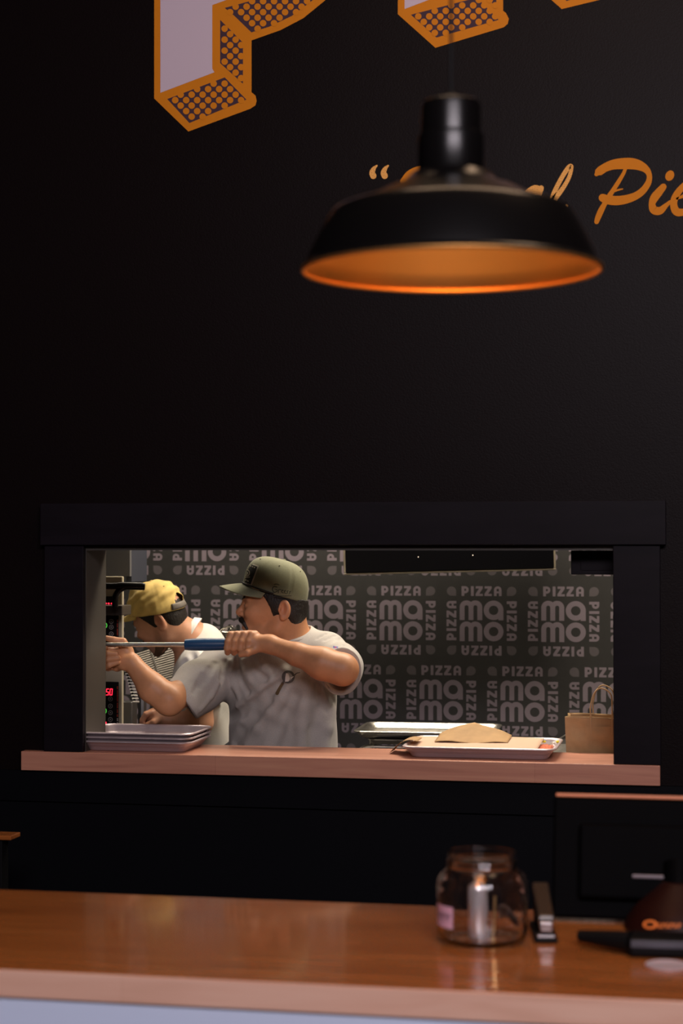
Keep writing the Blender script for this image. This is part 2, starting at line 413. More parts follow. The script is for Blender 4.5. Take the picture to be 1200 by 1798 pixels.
# casing: header board and two posts
hx0 = Y(72, 920, 0)[0]; hx1 = Y(1170, 920, 0)[0]
structure(MB().box((hx0, -0.008, 1.663), (hx1, WY - .0005, 1.786)).build('trim_header', M['trim'], bevel=.002, loc=(0, 0, 1.663)))
structure(MB().box((-1.905, 0.004, SILL_Z + .0005), (XL - .002, WY - .0005, 1.662)).build('trim_left_post', M['trim'], bevel=.002, loc=(-1.85, 0, 1.056)))
structure(MB().box((XR + .0, 0.004, SILL_Z + .0005), (-0.114, WY - .0005, 1.662)).build('trim_right_post', M['trim'], bevel=.002, loc=(-.18, 0, 1.056)))
o = MB().box((-1.973, -0.002, 1.0), (-0.116, 0.28, SILL_Z)).build('window_sill', M['sillwood'], bevel=.002, loc=(-1.04, 0.14, 1.0))
ptag(o, 'long reddish-brown wooden pass-through shelf under the kitchen opening', 'shelf')

# patterned wallpaper on the kitchen's back wall, one surface with its print
KY = 2.0
mb = MB(); mb.box((-3.3, KY, 0), (1.6, KY + .1, 2.85), 0)
c1_, c2_ = Y(704.5, 1089, KY), Y(704.5 + 141.5, 1089, KY)
STEP = c2_[0] - c1_[0]; UN = STEP / (140.6 * 12); 
SZ = c1_[2] - Y(775, 1229, KY)[2]; UZ = SZ / (140 * 12)
def quad_circ(cx, cy, R, r, a0, a1, n=14):
    a = np.linspace(a0, a1, n + 1); return [[(cx + R * math.cos(a[i]), cy + R * math.sin(a[i])), (cx + R * math.cos(a[i + 1]), cy + R * math.sin(a[i + 1])),
            (cx + r * math.cos(a[i + 1]), cy + r * math.sin(a[i + 1])), (cx + r * math.cos(a[i]), cy + r * math.sin(a[i]))] for i in range(n)]
def rc(x0, y0, x1, y1): return [[(x0, y0), (x1, y0), (x1, y1), (x0, y1)]]
PIf = math.pi
def pizza():
    g = []
    g += [rc(120, 95, 178, 300), quad_circ(192, 170, 76, 26, 0, 2 * PIf, 16), rc(120, 95, 192, 146), rc(315, 95, 373, 300)]
    for dx in (0, 185):
        g += [rc(415 + dx, 95, 560 + dx, 143), rc(412 + dx, 255, 562 + dx, 300), [[(485 + dx, 143), (560 + dx, 143), (487 + dx, 255), (412 + dx, 255)]]]
    g += [quad_circ(872, 173, 78, 27, PIf, 2 * PIf, 12), rc(794, 173, 848, 300), rc(896, 173, 950, 300), rc(848, 203, 896, 243)]
    return g
def em(dy):
    return [rc(80, 537 + dy, 182, 810 + dy), rc(265, 537 + dy, 366, 810 + dy), rc(447, 537 + dy, 550, 810 + dy),
            quad_circ(223, 537 + dy, 143, 41, PIf, 2 * PIf, 18), quad_circ(407, 537 + dy, 143, 41, PIf, 2 * PIf, 18)]
body_ = em(0) + em(446) + [quad_circ(785, 601, 205, 98, 0, 2 * PIf, 30), rc(884, 601, 988, 810), quad_circ(785, 1048, 205, 98, 0, 2 * PIf, 30)]
def rot(gs, q):
    o = []
    for g in gs:
        o.append([[{0: (x, y), 1: (534 - (y - 824), 824 + (x - 534)), 2: (1068 - x, 1648 - y), 3: (534 + (y - 824), 824 - (x - 534))}[q] for (x, y) in p] for p in g])
    return o
shapes = body_ + pizza() + rot(pizza(), 1) + rot(pizza(), 2) + rot(pizza(), 3)
drops = []
for sx, sy in ((1, 1), (1, -1), (-1, 1), (-1, -1)):
    cx, cy = 534 + sx * 625, 824 + sy * 625; cxx = (cx - sx * 98)
    drops.append(quad_circ(cx, cy, 98, 0, 0, 2 * PIf, 16)); drops.append([[(cx, cy), (cxx, cy), (cx - sx * 98, cy - sy * 98), (cx, cy - sy * 98)]])
def paper_block(X0, Z0):
    for k, g in enumerate(shapes + drops):
        y = KY - .0004 - .00006 * (k % 7)
        for p in g: mb.add([(X0 + (x - 534) * UN, y, Z0 - (yy - 824) * UZ) for (x, yy) in p], [tuple(range(len(p)))], 1 if k < len(shapes) else 2)
for r in range(-1, 4):
    for c in range(-8, 6):
        X0 = c1_[0] + (c + (0.5 if r % 2 else 0)) * STEP; Z0 = c1_[2] - r * SZ
        if -3.1 < X0 < 1.4: paper_block(X0, Z0)
structure(mb.build('wall_kitchen_back', [M['paper'], M['paperprint'], M['paperdrop']], loc=(0, 0, 0)))

# ------------------------------------------------------------------ mural lettering on the black wall
def wallpoly(mbx, poly, y, m):
    mbx.add([(lambda p: (p[0], y, p[2]))(Y(u, v, WY)) for (u, v) in poly], [tuple(range(len(poly)))], m)
def mural(name, label, outer, whites, darks, dot_org, sp=19.3, rr=5.8):
    t = []
    b = MB(); wallpoly(b, outer, WY - .0006, 0)
    o = b.build(name, [M['orange']]); ptag(o, label, 'lettering', 'large block letters on the black wall')
    f = MB()
    for p in whites: wallpoly(f, p, WY - .0010, 0)
    f.build('letter_face', M['white'], o, label='white face of the letter')
    f = MB()
    for dk in darks:
        wallpoly(f, dk, WY - .0010, 0)
        xs = [p[0] for p in dk]; ys = [p[1] for p in dk]
        j0 = int((min(ys) - dot_org[1]) / (sp / 2)) - 1
        for j in range(j0, int((max(ys) - dot_org[1]) / (sp / 2)) + 2):
            for i in range(int((min(xs) - dot_org[0]) / sp) - 2, int((max(xs) - dot_org[0]) / sp) + 2):
                cx = dot_org[0] + (i + (.5 if j % 2 else 0)) * sp; cy = dot_org[1] + j * sp / 2
                if inpoly(cx, cy, dk): wallpoly(f, [(cx + rr * math.cos(a), cy + rr * math.sin(a)) for a in np.linspace(0, 2 * PIf, 15)[:-1]], WY - .0014, 1)
    f.build('shadow_side', [M['purple'], M['orange']], o, label='dark halftone-dotted shadow side')
def arc(cx, cy, rx, ry, a0, a1, n): return [(cx + rx * math.cos(math.radians(a)), cy + ry * math.sin(math.radians(a))) for a in np.linspace(a0, a1, n)]
TOP = -330
P_out = [(271, TOP), (271, 173), (331, 231)] + [(440, 191), (449, 185), (451, 177), (449, 168), (442, 162), (442, 71)] + [(493, 53), (533, 32), (571, 1), (600, -40), (618, -95), (622, -160), (600, -240), (555, -300), (490, TOP)]
mural('block_letter', 'large white letter P with orange outline and dotted shadow, upper left of the wall', P_out,
      [[(282, TOP + 12), (282, 163), (377, 127), (373, 121), (373, 9), (398, 0), (440, -18), (480, -50), (505, -95), (512, -150), (505, -205), (480, -255), (440, -290), (380, TOP + 12)]],
      [[(294, 174), (333, 216), (433, 175), (395, 136)], [(387, 35), (387, 111), (427, 147), (427, 75)],
       [(395, 14), (412, 28), (442, 57), (473, 47), (513, 28), (550, 0), (575, -40), (590, -90), (535, -110), (520, -60), (480, -15), (440, 2)]], (308, 176))
# counter of the P (the hole), black wall shows: draw the letter bowl's hole in wall paint
o = MB(); wallpoly(o, [(373, -110), (373, -215), (400, -212), (412, -185), (414, -150), (405, -122)], WY - .0013, 0)
hole = o.build('letter_counter', M['orange'], bpy.data.objects['block_letter'])
I_out = [(699, TOP), (699, 25), (765, 84), (885, 48), (892, 42), (894, 33), (889, 23), (884, 19), (884, TOP)]
mural('block_letter', 'large white letter I with dotted shadow, cut by the frame above the pendant cord', I_out,
      [[(711, TOP + 12), (711, 16), (806, -20), (806, TOP + 12)]],
      [[(722, 26), (767, 66), (876, 35), (838, -4)], [(822, -110), (822, -34), (872, 12), (872, -70)]], (735, 29))
Z_out = [(960, TOP), (960, -220), (1090, -220), (962, -40), (962, -6), (987, 16), (1053, 0), (1210, -46), (1210, -110), (1110, -110), (1215, -260), (1215, TOP)]
mural('block_letter', 'orange lower corner of a large letter cut off at the top right', Z_out,
      [[(972, TOP + 12), (972, -250), (1110, -250), (974, -58), (974, -30), (1190, -92), (1190, -125), (1080, -125), (1190, -280), (1190, TOP + 12)]],
      [[(985, -20), (995, 2), (1180, -52), (1180, -78)]], (990, -20))
M['gold'] = mat('glitter_gold', (1.0, 0.50, 0.13), 0.3, metal=.08, bump=.8, bscale=330, bdist=.006)
def script_letter(name, label, strokes, m='orange', ox=0, oy=0, sc=1.0, blobs=(), parent=None):
    b = MB(); k = 8 if 'small e cut' in label else 0
    for st in strokes:
        st = [(ox + x * sc, oy + y * sc, w_ * sc) for (x, y, w_) in st]; k += 1
        P = ribbon2(st, 7)
        for q in P: wallpoly(b, q, WY - .0006 - .00012 * k, 0)
    for (cx, cy, rx, ry, an) in blobs:
        k += 1; ca, sa = math.cos(an), math.sin(an)
        wallpoly(b, [(ox + sc * (cx + rx * math.cos(t) * ca - ry * math.sin(t) * sa), oy + sc * (cy + rx * math.cos(t) * sa + ry * math.sin(t) * ca)) for t in np.linspace(0, 2 * PIf, 19)[:-1]], WY - .0006 - .00012 * k, 0)
    o = b.build(name, M[m]); ptag(o, label, 'lettering', 'brush-script letters on the black wall'); return o
s6 = 1 / 6.667
script_letter('script_letter', 'orange brush-script capital P right of the pendant shade',
    [[(185, 375, 45), (215, 345, 95), (290, 295, 100), (380, 262, 115), (480, 250, 128), (600, 250, 132), (700, 275, 112), (775, 325, 80), (806, 390, 62), (795, 470, 70), (735, 560, 80), (650, 625, 88), (540, 665, 100), (420, 682, 108), (310, 670, 108), (260, 650, 95)],
     [(525, 310, 40), (500, 370, 42), (440, 470, 50), (385, 555, 52), (330, 640, 60), (285, 715, 58), (240, 800, 70), (205, 880, 66), (188, 930, 55)],
     [(390, 575, 24), (440, 558, 22), (492, 546, 14)]], 'orange', 1020, 250, s6)
script_letter('script_letter', 'orange brush-script small i with an oval dot beside the capital P',
    [[(970, 520, 75), (920, 580, 92), (865, 650, 98), (838, 720, 78), (860, 790, 98), (930, 800, 90), (1000, 740, 55), (1050, 695, 38)]], 'orange', 1020, 250, s6, [(1045, 390, 50, 64, .45)])
script_letter('script_letter', 'orange brush-script small e cut by the right edge',
    [[(1130, 660, 25), (1210, 625, 40), (1290, 560, 50), (1310, 500, 55), (1250, 480, 60), (1170, 550, 75), (1105, 650, 82), (1092, 740, 85), (1130, 815, 95), (1230, 810, 75), (1330, 740, 45)]], 'orange', 1020, 250, s6)
for cx, lab in ((657, 'left'), (677, 'right')):
    script_letter('quote_mark', 'small gold glitter opening quotation mark, %s one of the pair' % lab,
        [[(cx - 1, 309, 11), (cx - 3, 303, 10), (cx, 296, 7), (cx + 5, 291, 3)]], 'gold')
script_letter('script_letter', 'orange script capital whose top shows behind the lamp neck',
    [[(708, 318, 10), (722, 306, 16), (742, 300, 18), (762, 304, 16), (772, 318, 12), (760, 338, 13), (735, 350, 14), (715, 348, 10)],
     [(745, 305, 8), (730, 340, 9), (712, 385, 10)], [(735, 350, 10), (760, 372, 12), (785, 385, 8)]], 'orange')
script_letter('script_letter', 'orange script small e mostly hidden behind the lamp shade',
    [[(800, 360, 5), (822, 352, 8), (834, 338, 9), (826, 330, 9), (808, 345, 11), (802, 365, 12), (812, 382, 12), (838, 376, 7)]], 'orange')
script_letter('script_letter', 'gold glitter script letter rising just above the shade, left of the tall loop',
    [[(950, 333, 10), (940, 330, 10), (928, 337, 10), (918, 352, 12), (918, 372, 12), (932, 380, 10), (948, 360, 9)], [(951, 330, 9), (944, 356, 9), (946, 378, 9), (960, 372, 6)]], 'gold', blobs=[(938, 338, 14, 7, 0)])
script_letter('script_letter', 'gold glitter looped script letter l above the right of the shade',
    [[(968, 352, 7), (975, 335, 8), (987, 312, 8), (999, 294, 8), (1004, 293, 7), (1000, 311, 7), (988, 332, 8), (974, 350, 11), (970, 368, 11), (982, 376, 9), (996, 361, 5)]], 'gold')

# ------------------------------------------------------------------ front counter and what stands on it
CZ = 0.95; CYF = -2.212; CYB = -1.538
t = thing('front_counter', 'glossy orange-brown wooden service counter across the foreground with white front panel', 'counter', (-0.6, -1.87, 0))
b = MB(); b.box((-3.2, CYF, CZ - .047), (2.4, CYB, CZ), 1)
for q in (1,): pass
n0 = len(b.f); b.m[1] = 0
b.build('countertop', [M['counterwood'], M['edgewood']], t, bevel=.0025)
b = MB(); b.box((-3.15, CYF + .008, .1), (2.35, CYF + .028, CZ - .0475)); b.build('front_panel', M['whitepanel'], t, label='white front panel under the countertop edge')
b = MB(); b.box((-3.15, CYF + .03, 0.0), (2.35, CYB - .06, CZ - .0475)); b.build('cabinet_body', M['black'], t)

# side ledge at the far left
lx = Y(36, 1461, -0.35)
t = MB(); zl = lx[2]
t.box((-3.2, -.42, zl - .012), (lx[0], -.35, zl), 0)
t.box((-3.2, -.41, 0), (lx[0] - .03, -.36, zl - .0125), 1)
o = t.build('side_counter', [M['counterwood'], M['black']], bevel=.002); ptag(o, 'small lit end of a wooden side counter at the far left edge', 'counter')

# glass jar
JC = Zp(847, 1654, CZ); JC[2] = CZ + .0005
M['glass'] = mat('clear_glass', (1, 1, 1), 0.02, trans=1, ior=1.47, spec=.5)
jt = thing('glass_jar', 'squat clear glass jar with open screw neck on the counter', 'jar', JC)
R0 = .081
outp = [(0.0, .0), (.055, .0), (.068, .002), (.077, .009), (R0, .022), (R0, .10), (.0795, .110), (.074, .121), (.066, .128), (.0615, .131), (.0625, .134), (.0635, .136), (.0615, .139), (.0610, .142), (.0630, .145), (.0610, .148), (.0610, .152), (.0625, .156), (.0615, .160)]
inp = [(.0575, .160), (.0572, .131), (.063, .123), (.071, .116), (.0765, .104), (.0773, .024), (.072, .013), (.055, .008), (0, .007)]
b = MB(); b.lathe(outp + inp, JC, 64); b.build('jar_body', M['glass'], jt, smooth=True)
M['pink'] = mat('label_pink', (0.72, 0.42, 0.55), 0.6); M['ink'] = mat('ink_dark', (0.03, 0.02, 0.03), 0.6)
b = MB(); RL = R0 + .0006
def lab(a0, a1, z0, z1, m, dr=0):
    for i in range(8):
        x0 = a0 + (a1 - a0) * i / 8; x1 = a0 + (a1 - a0) * (i + 1) / 8
        b.add([(JC[0] + (RL + dr) * math.sin(a), JC[1] - (RL + dr) * math.cos(a), JC[2] + z) for a, z in ((x0, z0), (x1, z0), (x1, z1), (x0, z1))], [(0, 1, 2, 3)], m)
lab(-1.20, -.56, .034, .072, 0)
for i, (a, w_) in enumerate([(-1.12, .05), (-1.04, .06), (-.95, .04), (-.88, .07), (-.78, .05), (-.70, .06)]):
    lab(a, a + w_ * .35, .046, .060, 1, .0003); lab(a, a + w_, .052 + .003 * (i % 2), .0555 + .003 * (i % 2), 1, .0003)
b.build('jar_label', [M['pink'], M['ink']], jt, label='pink sticker with a dark handwritten word')
# metal tube standing inside the jar, and odds and ends
SC = JC + np.array([-.006, -.012, .008])
b = MB(); b.lathe([(0, 0), (.0165, 0), (.0175, .003), (.0175, .088), (.0165, .094), (.013, .098), (.010, .101), (0, .102)], SC, 32)
o = b.build('metal_tube', mat('polished_metal', (.85, .83, .86), .2, metal=.6), smooth=True); ptag(o, 'shiny silver metal tube standing inside the glass jar', 'tube')
b = MB(); b.tube([JC + np.array([.020, .004, .0085]), JC + np.array([.022, .012, .085])], .0028, 8)
o = b.build('brass_rod', mat('brass', (.75, .5, .22), .3, metal=1), smooth=True); ptag(o, 'thin brass rod leaning inside the glass jar beside the tube', 'rod')
b = MB(); b.grid(lambda u, v: JC + np.array([.028 + .038 * u, .02 - .02 * u + .006 * math.sin(6 * v), .036 + .030 * v * (1 - .5 * u) + .008 * math.sin(5 * u)]), 10, 6)
o = b.build('paper_scrap', mat('dark_paper', (.05, .035, .03), .8), solid=.0006); ptag(o, 'dark crumpled scrap of paper inside the right of the jar', 'paper')
o.location = o.location

# stapler, end on
S0 = Zp(960, 1657, CZ); S0[2] = CZ + .0004
ax_ = Zp(938, 1631, CZ) - S0; ax_[2] = 0; ax_ = np.array([-.16, 1.0, 0]); ax_ /= np.linalg.norm(ax_); sd = np.array([ax_[1], -ax_[0], 0])
st = thing('stapler', 'small dark stapler with metal nose on the counter right of the jar', 'stapler', S0)
def SF(p): return S0 + sd * p[0] + ax_ * p[1] + UPZ * p[2]
M['met'] = mat('satin_metal', (.62, .6, .62), .28, metal=1); M['brown'] = mat('stapler_arm_brown', (.05, .032, .02), .3)
MB().box((-.021, 0, 0), (.021, .155, .009), 0, SF).build('base', M['black'], st, bevel=.003)
MB().box((-.015, .004, .0092), (.015, .03, .013), 0, SF).build('anvil_plate', M['met'], st, bevel=.001)
b = MB(); zf = lambda y: .026 + .22 * y
b.add([SF(p) for p in [(-.012, .008, zf(0)), (.012, .008, zf(0)), (.012, .14, zf(.14)), (-.012, .14, zf(.14)), (-.012, .008, zf(0) + .012), (.012, .008, zf(0) + .012), (.012, .14, zf(.14) + .01), (-.012, .14, zf(.14) + .01)]], [(0, 3, 2, 1), (4, 5, 6, 7), (0, 1, 5, 4), (1, 2, 6, 5), (2, 3, 7, 6), (3, 0, 4, 7)])
b.build('magazine', M['met'], st, bevel=.0015)
b = MB(); b.add([SF(p) for p in [(-.015, .000, zf(0) + .0125), (.015, .000, zf(0) + .0125), (.016, .15, zf(.15) + .011), (-.016, .15, zf(.15) + .011), (-.013, .004, zf(0) + .024), (.013, .004, zf(0) + .024), (.014, .15, zf(.15) + .023), (-.014, .15, zf(.15) + .023)]], [(0, 3, 2, 1), (4, 5, 6, 7), (0, 1, 5, 4), (1, 2, 6, 5), (2, 3, 7, 6), (3, 0, 4, 7)])
b.build('top_arm', M['brown'], st, bevel=.003)
MB().box((-.011, -.001, .021), (.011, .010, .037), 0, SF).build('nose_plate', M['met'], st, bevel=.002, label='bright metal nose')
MB().box((-.013, .115, .0092), (.013, .15, .052), 0, SF).build('hinge', M['black'], st, bevel=.003)

# point-of-sale screen seen from behind
MC = Zp(1192, 1640, CZ); MC[2] = CZ + .0005
mt = thing('pos_screen', 'black point-of-sale screen seen from behind at the right end of the counter', 'screen', MC)
tl = D(974, 1400, 3.50); 
def MF(p):   # screen frame: x to the right, y away, z up, leaning back
    a = math.radians(-14); x, y, z = p; return np.array([tl[0] + x, tl[1] + y * math.cos(a) - (z) * math.sin(a), tl[2] + y * math.sin(a) + z * math.cos(a)])
MB().box((0, -.014, -.225), (.36, .010, 0), 0, MF).build('screen_shell', M['matte'], mt, bevel=.006, seg=3)
MB().box((.012, .0102, -.21), (.348, .012, -.012), 0, MF).build('display', M['matte'], mt)
MB().box((.004, -.014, .0003), (.356, .008, .007), 0, MF).build('top_edge_glint', mat('edge_lamp_reflection', (.62, .22, .10), .4), mt, bevel=.002, label='thin top edge coloured as the warm lamp reflection')  # the pendant's warm reflection on the black bezel, painted as a copper colour
MB().box((.05, -.034, -.19), (.31, -.0142, -.05), 0, MF).build('rear_housing', M['matte'], mt, bevel=.008, seg=3)
nk = MF((.235, -.03, -.12))
b = MB(); b.tube(cat([nk, nk + np.array([0, -.02, -.04]), [nk[0], MC[1] + .05, CZ + .05], [nk[0], MC[1] + .045, CZ + .012]], 6), .028, 16); b.build('stand_neck', M['matte'], mt, smooth=True)
M['darkred'] = mat('stand_base_dark_red', (.016, .003, .002), .5, spec=.2)
b = MB(); BC = np.array([nk[0], MC[1] + .045, CZ + .0005]); b.lathe([(0, 0), (.098, 0), (.1, .004), (.094, .02), (.075, .045), (.045, .07), (.028, .085), (0, .088)], BC, 40)
b.build('stand_base', M['darkred'], mt, smooth=True, label='dark red cone-shaped foot')
# orange emblem on the foot (oval ring with a short slanted word)
M['emb'] = mat('emblem_orange', (.75, .2, .04), .5)
b = MB()
bv = BVHTree.FromPolygons([list(map(float, p)) for p in (lambda P: P)(np.array([np.array(v.co) + ORG[mt.name] for v in bpy.data.objects['stand_base'].data.vertices]))], [list(p.vertices) for p in bpy.data.objects['stand_base'].data.polygons])
def on_base(poly, m=0):
    pts = []
    for (u, v) in poly:
        h, nr = ray_hit(bv, u, v)
        if h is None: return
        pts.append(h - FW * .0015)
    b.add(pts, [tuple(range(len(pts)))], m)
for i in range(20):
    a0 = 2 * PIf * i / 20; a1 = 2 * PIf * (i + 1) / 20
    on_base([(1142 + 13 * math.cos(a0), 1623 + 8 * math.sin(a0)), (1142 + 13 * math.cos(a1), 1623 + 8 * math.sin(a1)), (1142 + 8 * math.cos(a1), 1623 + 4 * math.sin(a1)), (1142 + 8 * math.cos(a0), 1623 + 4 * math.sin(a0))])
for k, x in enumerate((1156, 1163, 1170, 1177, 1184, 1191)):
    for q in ribbon2([(x + 1, 1629, 2), (x + 2.5, 1621, 2.2)], 2) + ribbon2([(x + 1, 1628 - 4 * (k % 2), 2), (x + 5, 1627 - 4 * (k % 2), 2)], 2): on_base([tuple(p) for p in q])
if b.f: b.build('emblem', M['emb'], mt, label='orange oval emblem with a short slanted word')
MB().box((.15, -.040, -.150), (.30, -.0345, -.143), 0, MF).build('rear_strip', mat('strip_grey', (.16, .13, .15), .4), mt, bevel=.002, label='pale horizontal strip')

# card terminal lying in front of the screen
TC = Zp(1108, 1668, CZ); TC[2] = CZ + .0005
ct = thing('card_terminal', 'black hand-held card terminal lying at the counter right edge', 'card terminal', TC)
p0 = Zp(1018, 1663, CZ) ; p1 = Zp(1108, 1676, CZ); p2 = Zp(1240, 1680, CZ)
b = MB(); b.tube([p0 + UPZ * .020 - RT * .004, p0 + UPZ * .020, p0 * .5 + p1 * .5 + UPZ * .021, p1 + UPZ * .022], [.006, .010, .0145, .018], 20); b.build('handle', M['black'], ct, smooth=True)
dx = (p2 - p1) / np.linalg.norm(p2 - p1); dy = np.array([-dx[1], dx[0], 0])
def TF(p): return p1 + dx * p[0] + dy * p[1] + UPZ * p[2]
MB().box((-.005, -.03, 0), (.19, .045, .034), 0, TF).build('body', M['black'], ct, bevel=.010, seg=4)
MB().box((.0, -.0315, .019), (.185, -.0295, .031), 0, TF).build('side_band', mat('grey_band', (.07, .07, .085), .35), ct, bevel=.0008, label='grey band along the side')
b = MB(); LC = Zp(1172, 1697, CZ); LC[2] = CZ + .0004
b.lathe([(0, 0), (.036, 0), (.037, .003), (.034, .004), (.028, .002), (0, .002)], LC, 40)
o = b.build('jar_lid', mat('lid_pale', (.62, .52, .56), .35, metal=.3), smooth=True); ptag(o, 'small pale round lid lying in front of the card terminal', 'lid')

# ------------------------------------------------------------------ pendant lamp
LDP = 2.92; LX = D(793, 476, LDP); zr = LX[2]; k_ = LDP / FPX
R_ = 262 * k_; LO = np.array([LX[0], LX[1], zr])
lt = thing('pendant_lamp', 'large black dome pendant lamp with copper inside hanging over the counter', 'lamp', LO)
prof_o = [(R_ + .001, 0.0), (R_ + .003, .003), (R_ + .001, .006), (R_ - .005, .010), (R_ - .012, .030), (R_ - .028, .062), (R_ - .043, .089), (R_ - .050, .097), (R_ - .060, .1015), (R_ - .075, .106), (R_ - .105, .116), (.105, .132), (.083, .139), (.074, .146), (.068, .152), (.062, .158), (.050, .160)]
b = MB(); b.lathe(prof_o, LO, 96)
b.build('shade', M['gloss'], lt, smooth=True, label='glossy black outside of the shade')
M['copper'] = mat('shade_inside_copper', (0.88, 0.44, 0.14), 0.40, metal=.95, bump=.05, bscale=40)
prof_i = [(r - .002 if i > 2 else r - .003, z - .0012 if i > 5 else z + .0005) for i, (r, z) in enumerate(prof_o)]
b = MB(); b.lathe([(p[0] - .0005, p[1]) for p in prof_i][1:], LO, 96); b.build('reflector', M['copper'], lt, smooth=True, label='copper-coloured inner surface')
b = MB(); b.tube([LO + np.array([R_ * math.cos(a), R_ * math.sin(a), .001]) for a in np.linspace(0, 2 * PIf, 97)[:-1]], .0032, 10, closed=True); b.build('rim', M['copper'], lt, smooth=True, label='rolled copper lip')
zb = .158
b = MB(); b.lathe([(.052, zb), (.0530, zb + .003), (.0535, zb + .056), (.0525, zb + .060), (.049, zb + .062), (.0485, zb + .066), (.0485, zb + .104), (.0465, zb + .112), (.041, zb + .116), (.008, zb + .118), (0, zb + .118)], LO, 64); b.build('neck', M['gloss'], lt, smooth=True)
b = MB(); b.lathe([(0, zb + .117), (.010, zb + .117), (.010, zb + .124), (.004, zb + .130), (0, zb + .130)], LO, 20); b.build('cord_grip', M['black'], lt, smooth=True)
b = MB(); b.tube([LO + UPZ * (zb + .128), LO * np.array([1, 1, 0]) + UPZ * 4.19], .0026, 10); b.build('cord', M['black'], lt, smooth=True)
b = MB(); b.lathe([(0, 4.17 - zr), (.05, 4.17 - zr), (.06, 4.195 - zr), (.06, 4.1995 - zr), (0, 4.1995 - zr)], LO, 40); b.build('ceiling_canopy', M['gloss'], lt, smooth=True)
M['bulb'] = mat('bulb_warm', (1, .7, .4), .4, emit=(1, .55, .22), estr=6)
b = MB(); b.lathe([(0, .085), (.012, .087), (.024, .096), (.029, .110), (.025, .125), (.014, .14), (.012, .158), (0, .158)], LO, 32); b.build('bulb', M['bulb'], lt, smooth=True, label='warm glowing bulb')
pl = bpy.data.lights.new('pendant_bulb_light', 'POINT'); pl.energy = 2.6; pl.color = (1, .60, .28); pl.shadow_soft_size = .02
po = bpy.data.objects.new('pendant_bulb_light', pl); COL.objects.link(po); po.location = LO + UPZ * .06

# ------------------------------------------------------------------ sheet pans
def pan_mesh(W, Dp, H, fl=.018, m=0, lip=.007):
    """open tray, origin at the middle of the base; rolled rim"""
    def ringp(hw, hd, r, z, n=6):
        out = []
        for (sx, sy, a0) in ((1, 1, 0), (-1, 1, 90), (-1, -1, 180), (1, -1, 270)):
            for k in range(n + 1):
                a = math.radians(a0 + 90 * k / n); out.append((sx * (hw - r) + r * math.cos(a), sy * (hd - r) + r * math.sin(a), z))
        return out
    hw, hd = W / 2, Dp / 2
    L = [(-fl - .010, .0012, .02), (-fl - .004, .0, .024), (-fl, .003, .028), (-.003, H - .006, .034), (0, H - .002, .036), (0 + lip * .6, H, .038), (lip, H - .002, .040), (lip, H - .005, .040), (lip - .002, H - .006, .039), (lip * .4, H - .0045, .037), (-.0045, H - .012, .033), (-fl - .0015, .0042, .027), (-fl - .010, .0024, .02)]
    b = MB(); V_ = []; n = 0; rings = []
    for (off, z, r) in L:
        rr = ringp(hw + off, hd + off, r, z); n = len(rr); V_ += rr
    F_ = [(i * n + k, i * n + (k + 1) % n, (i + 1) * n + (k + 1) % n, (i + 1) * n + k) for i in range(len(L) - 1) for k in range(n)]
    F_ += [tuple(range(n))[::-1], tuple(range((len(L) - 1) * n, len(L) * n))]
    return V_, F_
def pan(label, W, Dp, H, c, rz=0, group=None, m='alu', **k):
    V_, F_ = pan_mesh(W, Dp, H, **k); V_ = np.array(V_); ca, sa = math.cos(rz), math.sin(rz)
    V2 = np.stack([V_[:, 0] * ca - V_[:, 1] * sa + c[0], V_[:, 0] * sa + V_[:, 1] * ca + c[1], V_[:, 2] + c[2]], 1)
    o = mk('sheet_pan', V2, F_, M[m], loc=c); smooth_angle(o, 50)
    ptag(o, label, 'pan', group); return o
pc = Zp(146, 1318, SILL_Z); pe = Zp(318, 1323, SILL_Z)
PW, PD = .335, .255; cx = (XL + .004 + pe[0] + .022) / 2 ; PCX = pe[0] + .018 - PW / 2 + .002
for k, (lb) in enumerate(['aluminium sheet pan on the shelf at left, lowest of the stack of three', 'aluminium sheet pan at left, middle one of the stack of three', 'empty aluminium sheet pan on top of the stack at left']):
    pan(lb, PW, PD, .032, (PCX + .001 * k, .162, SILL_Z + .0004 + k * .0125), 0, 'sheet pans stacked at the left of the shelf')
RC0 = Zp(715, 1334, SILL_Z); RC1 = Zp(962, 1335, SILL_Z)
W2 = RC1[0] - RC0[0] + .036; rcx = (RC0[0] + RC1[0]) / 2; RP = (rcx, .045 + .15, SILL_Z + .0004)
pan('aluminium sheet pan holding brown paper on the right of the shelf', W2, .30, .034, RP)
# papers in that pan
M['parch'] = mat('parchment_tan', (.62, .43, .31), .7, bump=.2, bscale=25); M['kraft'] = mat('kraft_paper', (.42, .26, .12), .75, var=.12, vscale=30, bump=.3, bscale=40)
def RPf(x, y, z): return np.array([RP[0] + x, RP[1] + y, RP[2] + z])
def parch(u, v):
    x = -.235 + .40 * u; y = -.10 + .225 * v
    z = .026 + .010 * v
    if x < -.208: z = .0375 - (-.208 - x) * .8
    z += .0015 * math.sin(14 * x + 9 * y)
    return RPf(x + (-.03 * (1 - v) if u < .5 else 0) * 0, y, z)
b = MB(); b.grid(parch, 30, 12); o = b.build('parchment_sheet', M['parch'], smooth=True, solid=.0006); ptag(o, 'pale tan parchment sheet lying across the right-hand sheet pan', 'paper')
def kraft(u, v):
    x = -.145 + .215 * u; y = .0 + .12 * v
    z = .032 + .010 * v + .040 * max(0, 1 - abs(u - .48) / .5) ** 0.9 * (v ** 1.2) + .003 * math.sin(9 * u)
    return RPf(x, y, z)
b = MB(); b.grid(kraft, 30, 14); o = b.build('kraft_paper_sheet', M['kraft'], smooth=True, solid=.0006); ptag(o, 'brown kraft paper peaking up in the right-hand sheet pan', 'paper')
b = MB()
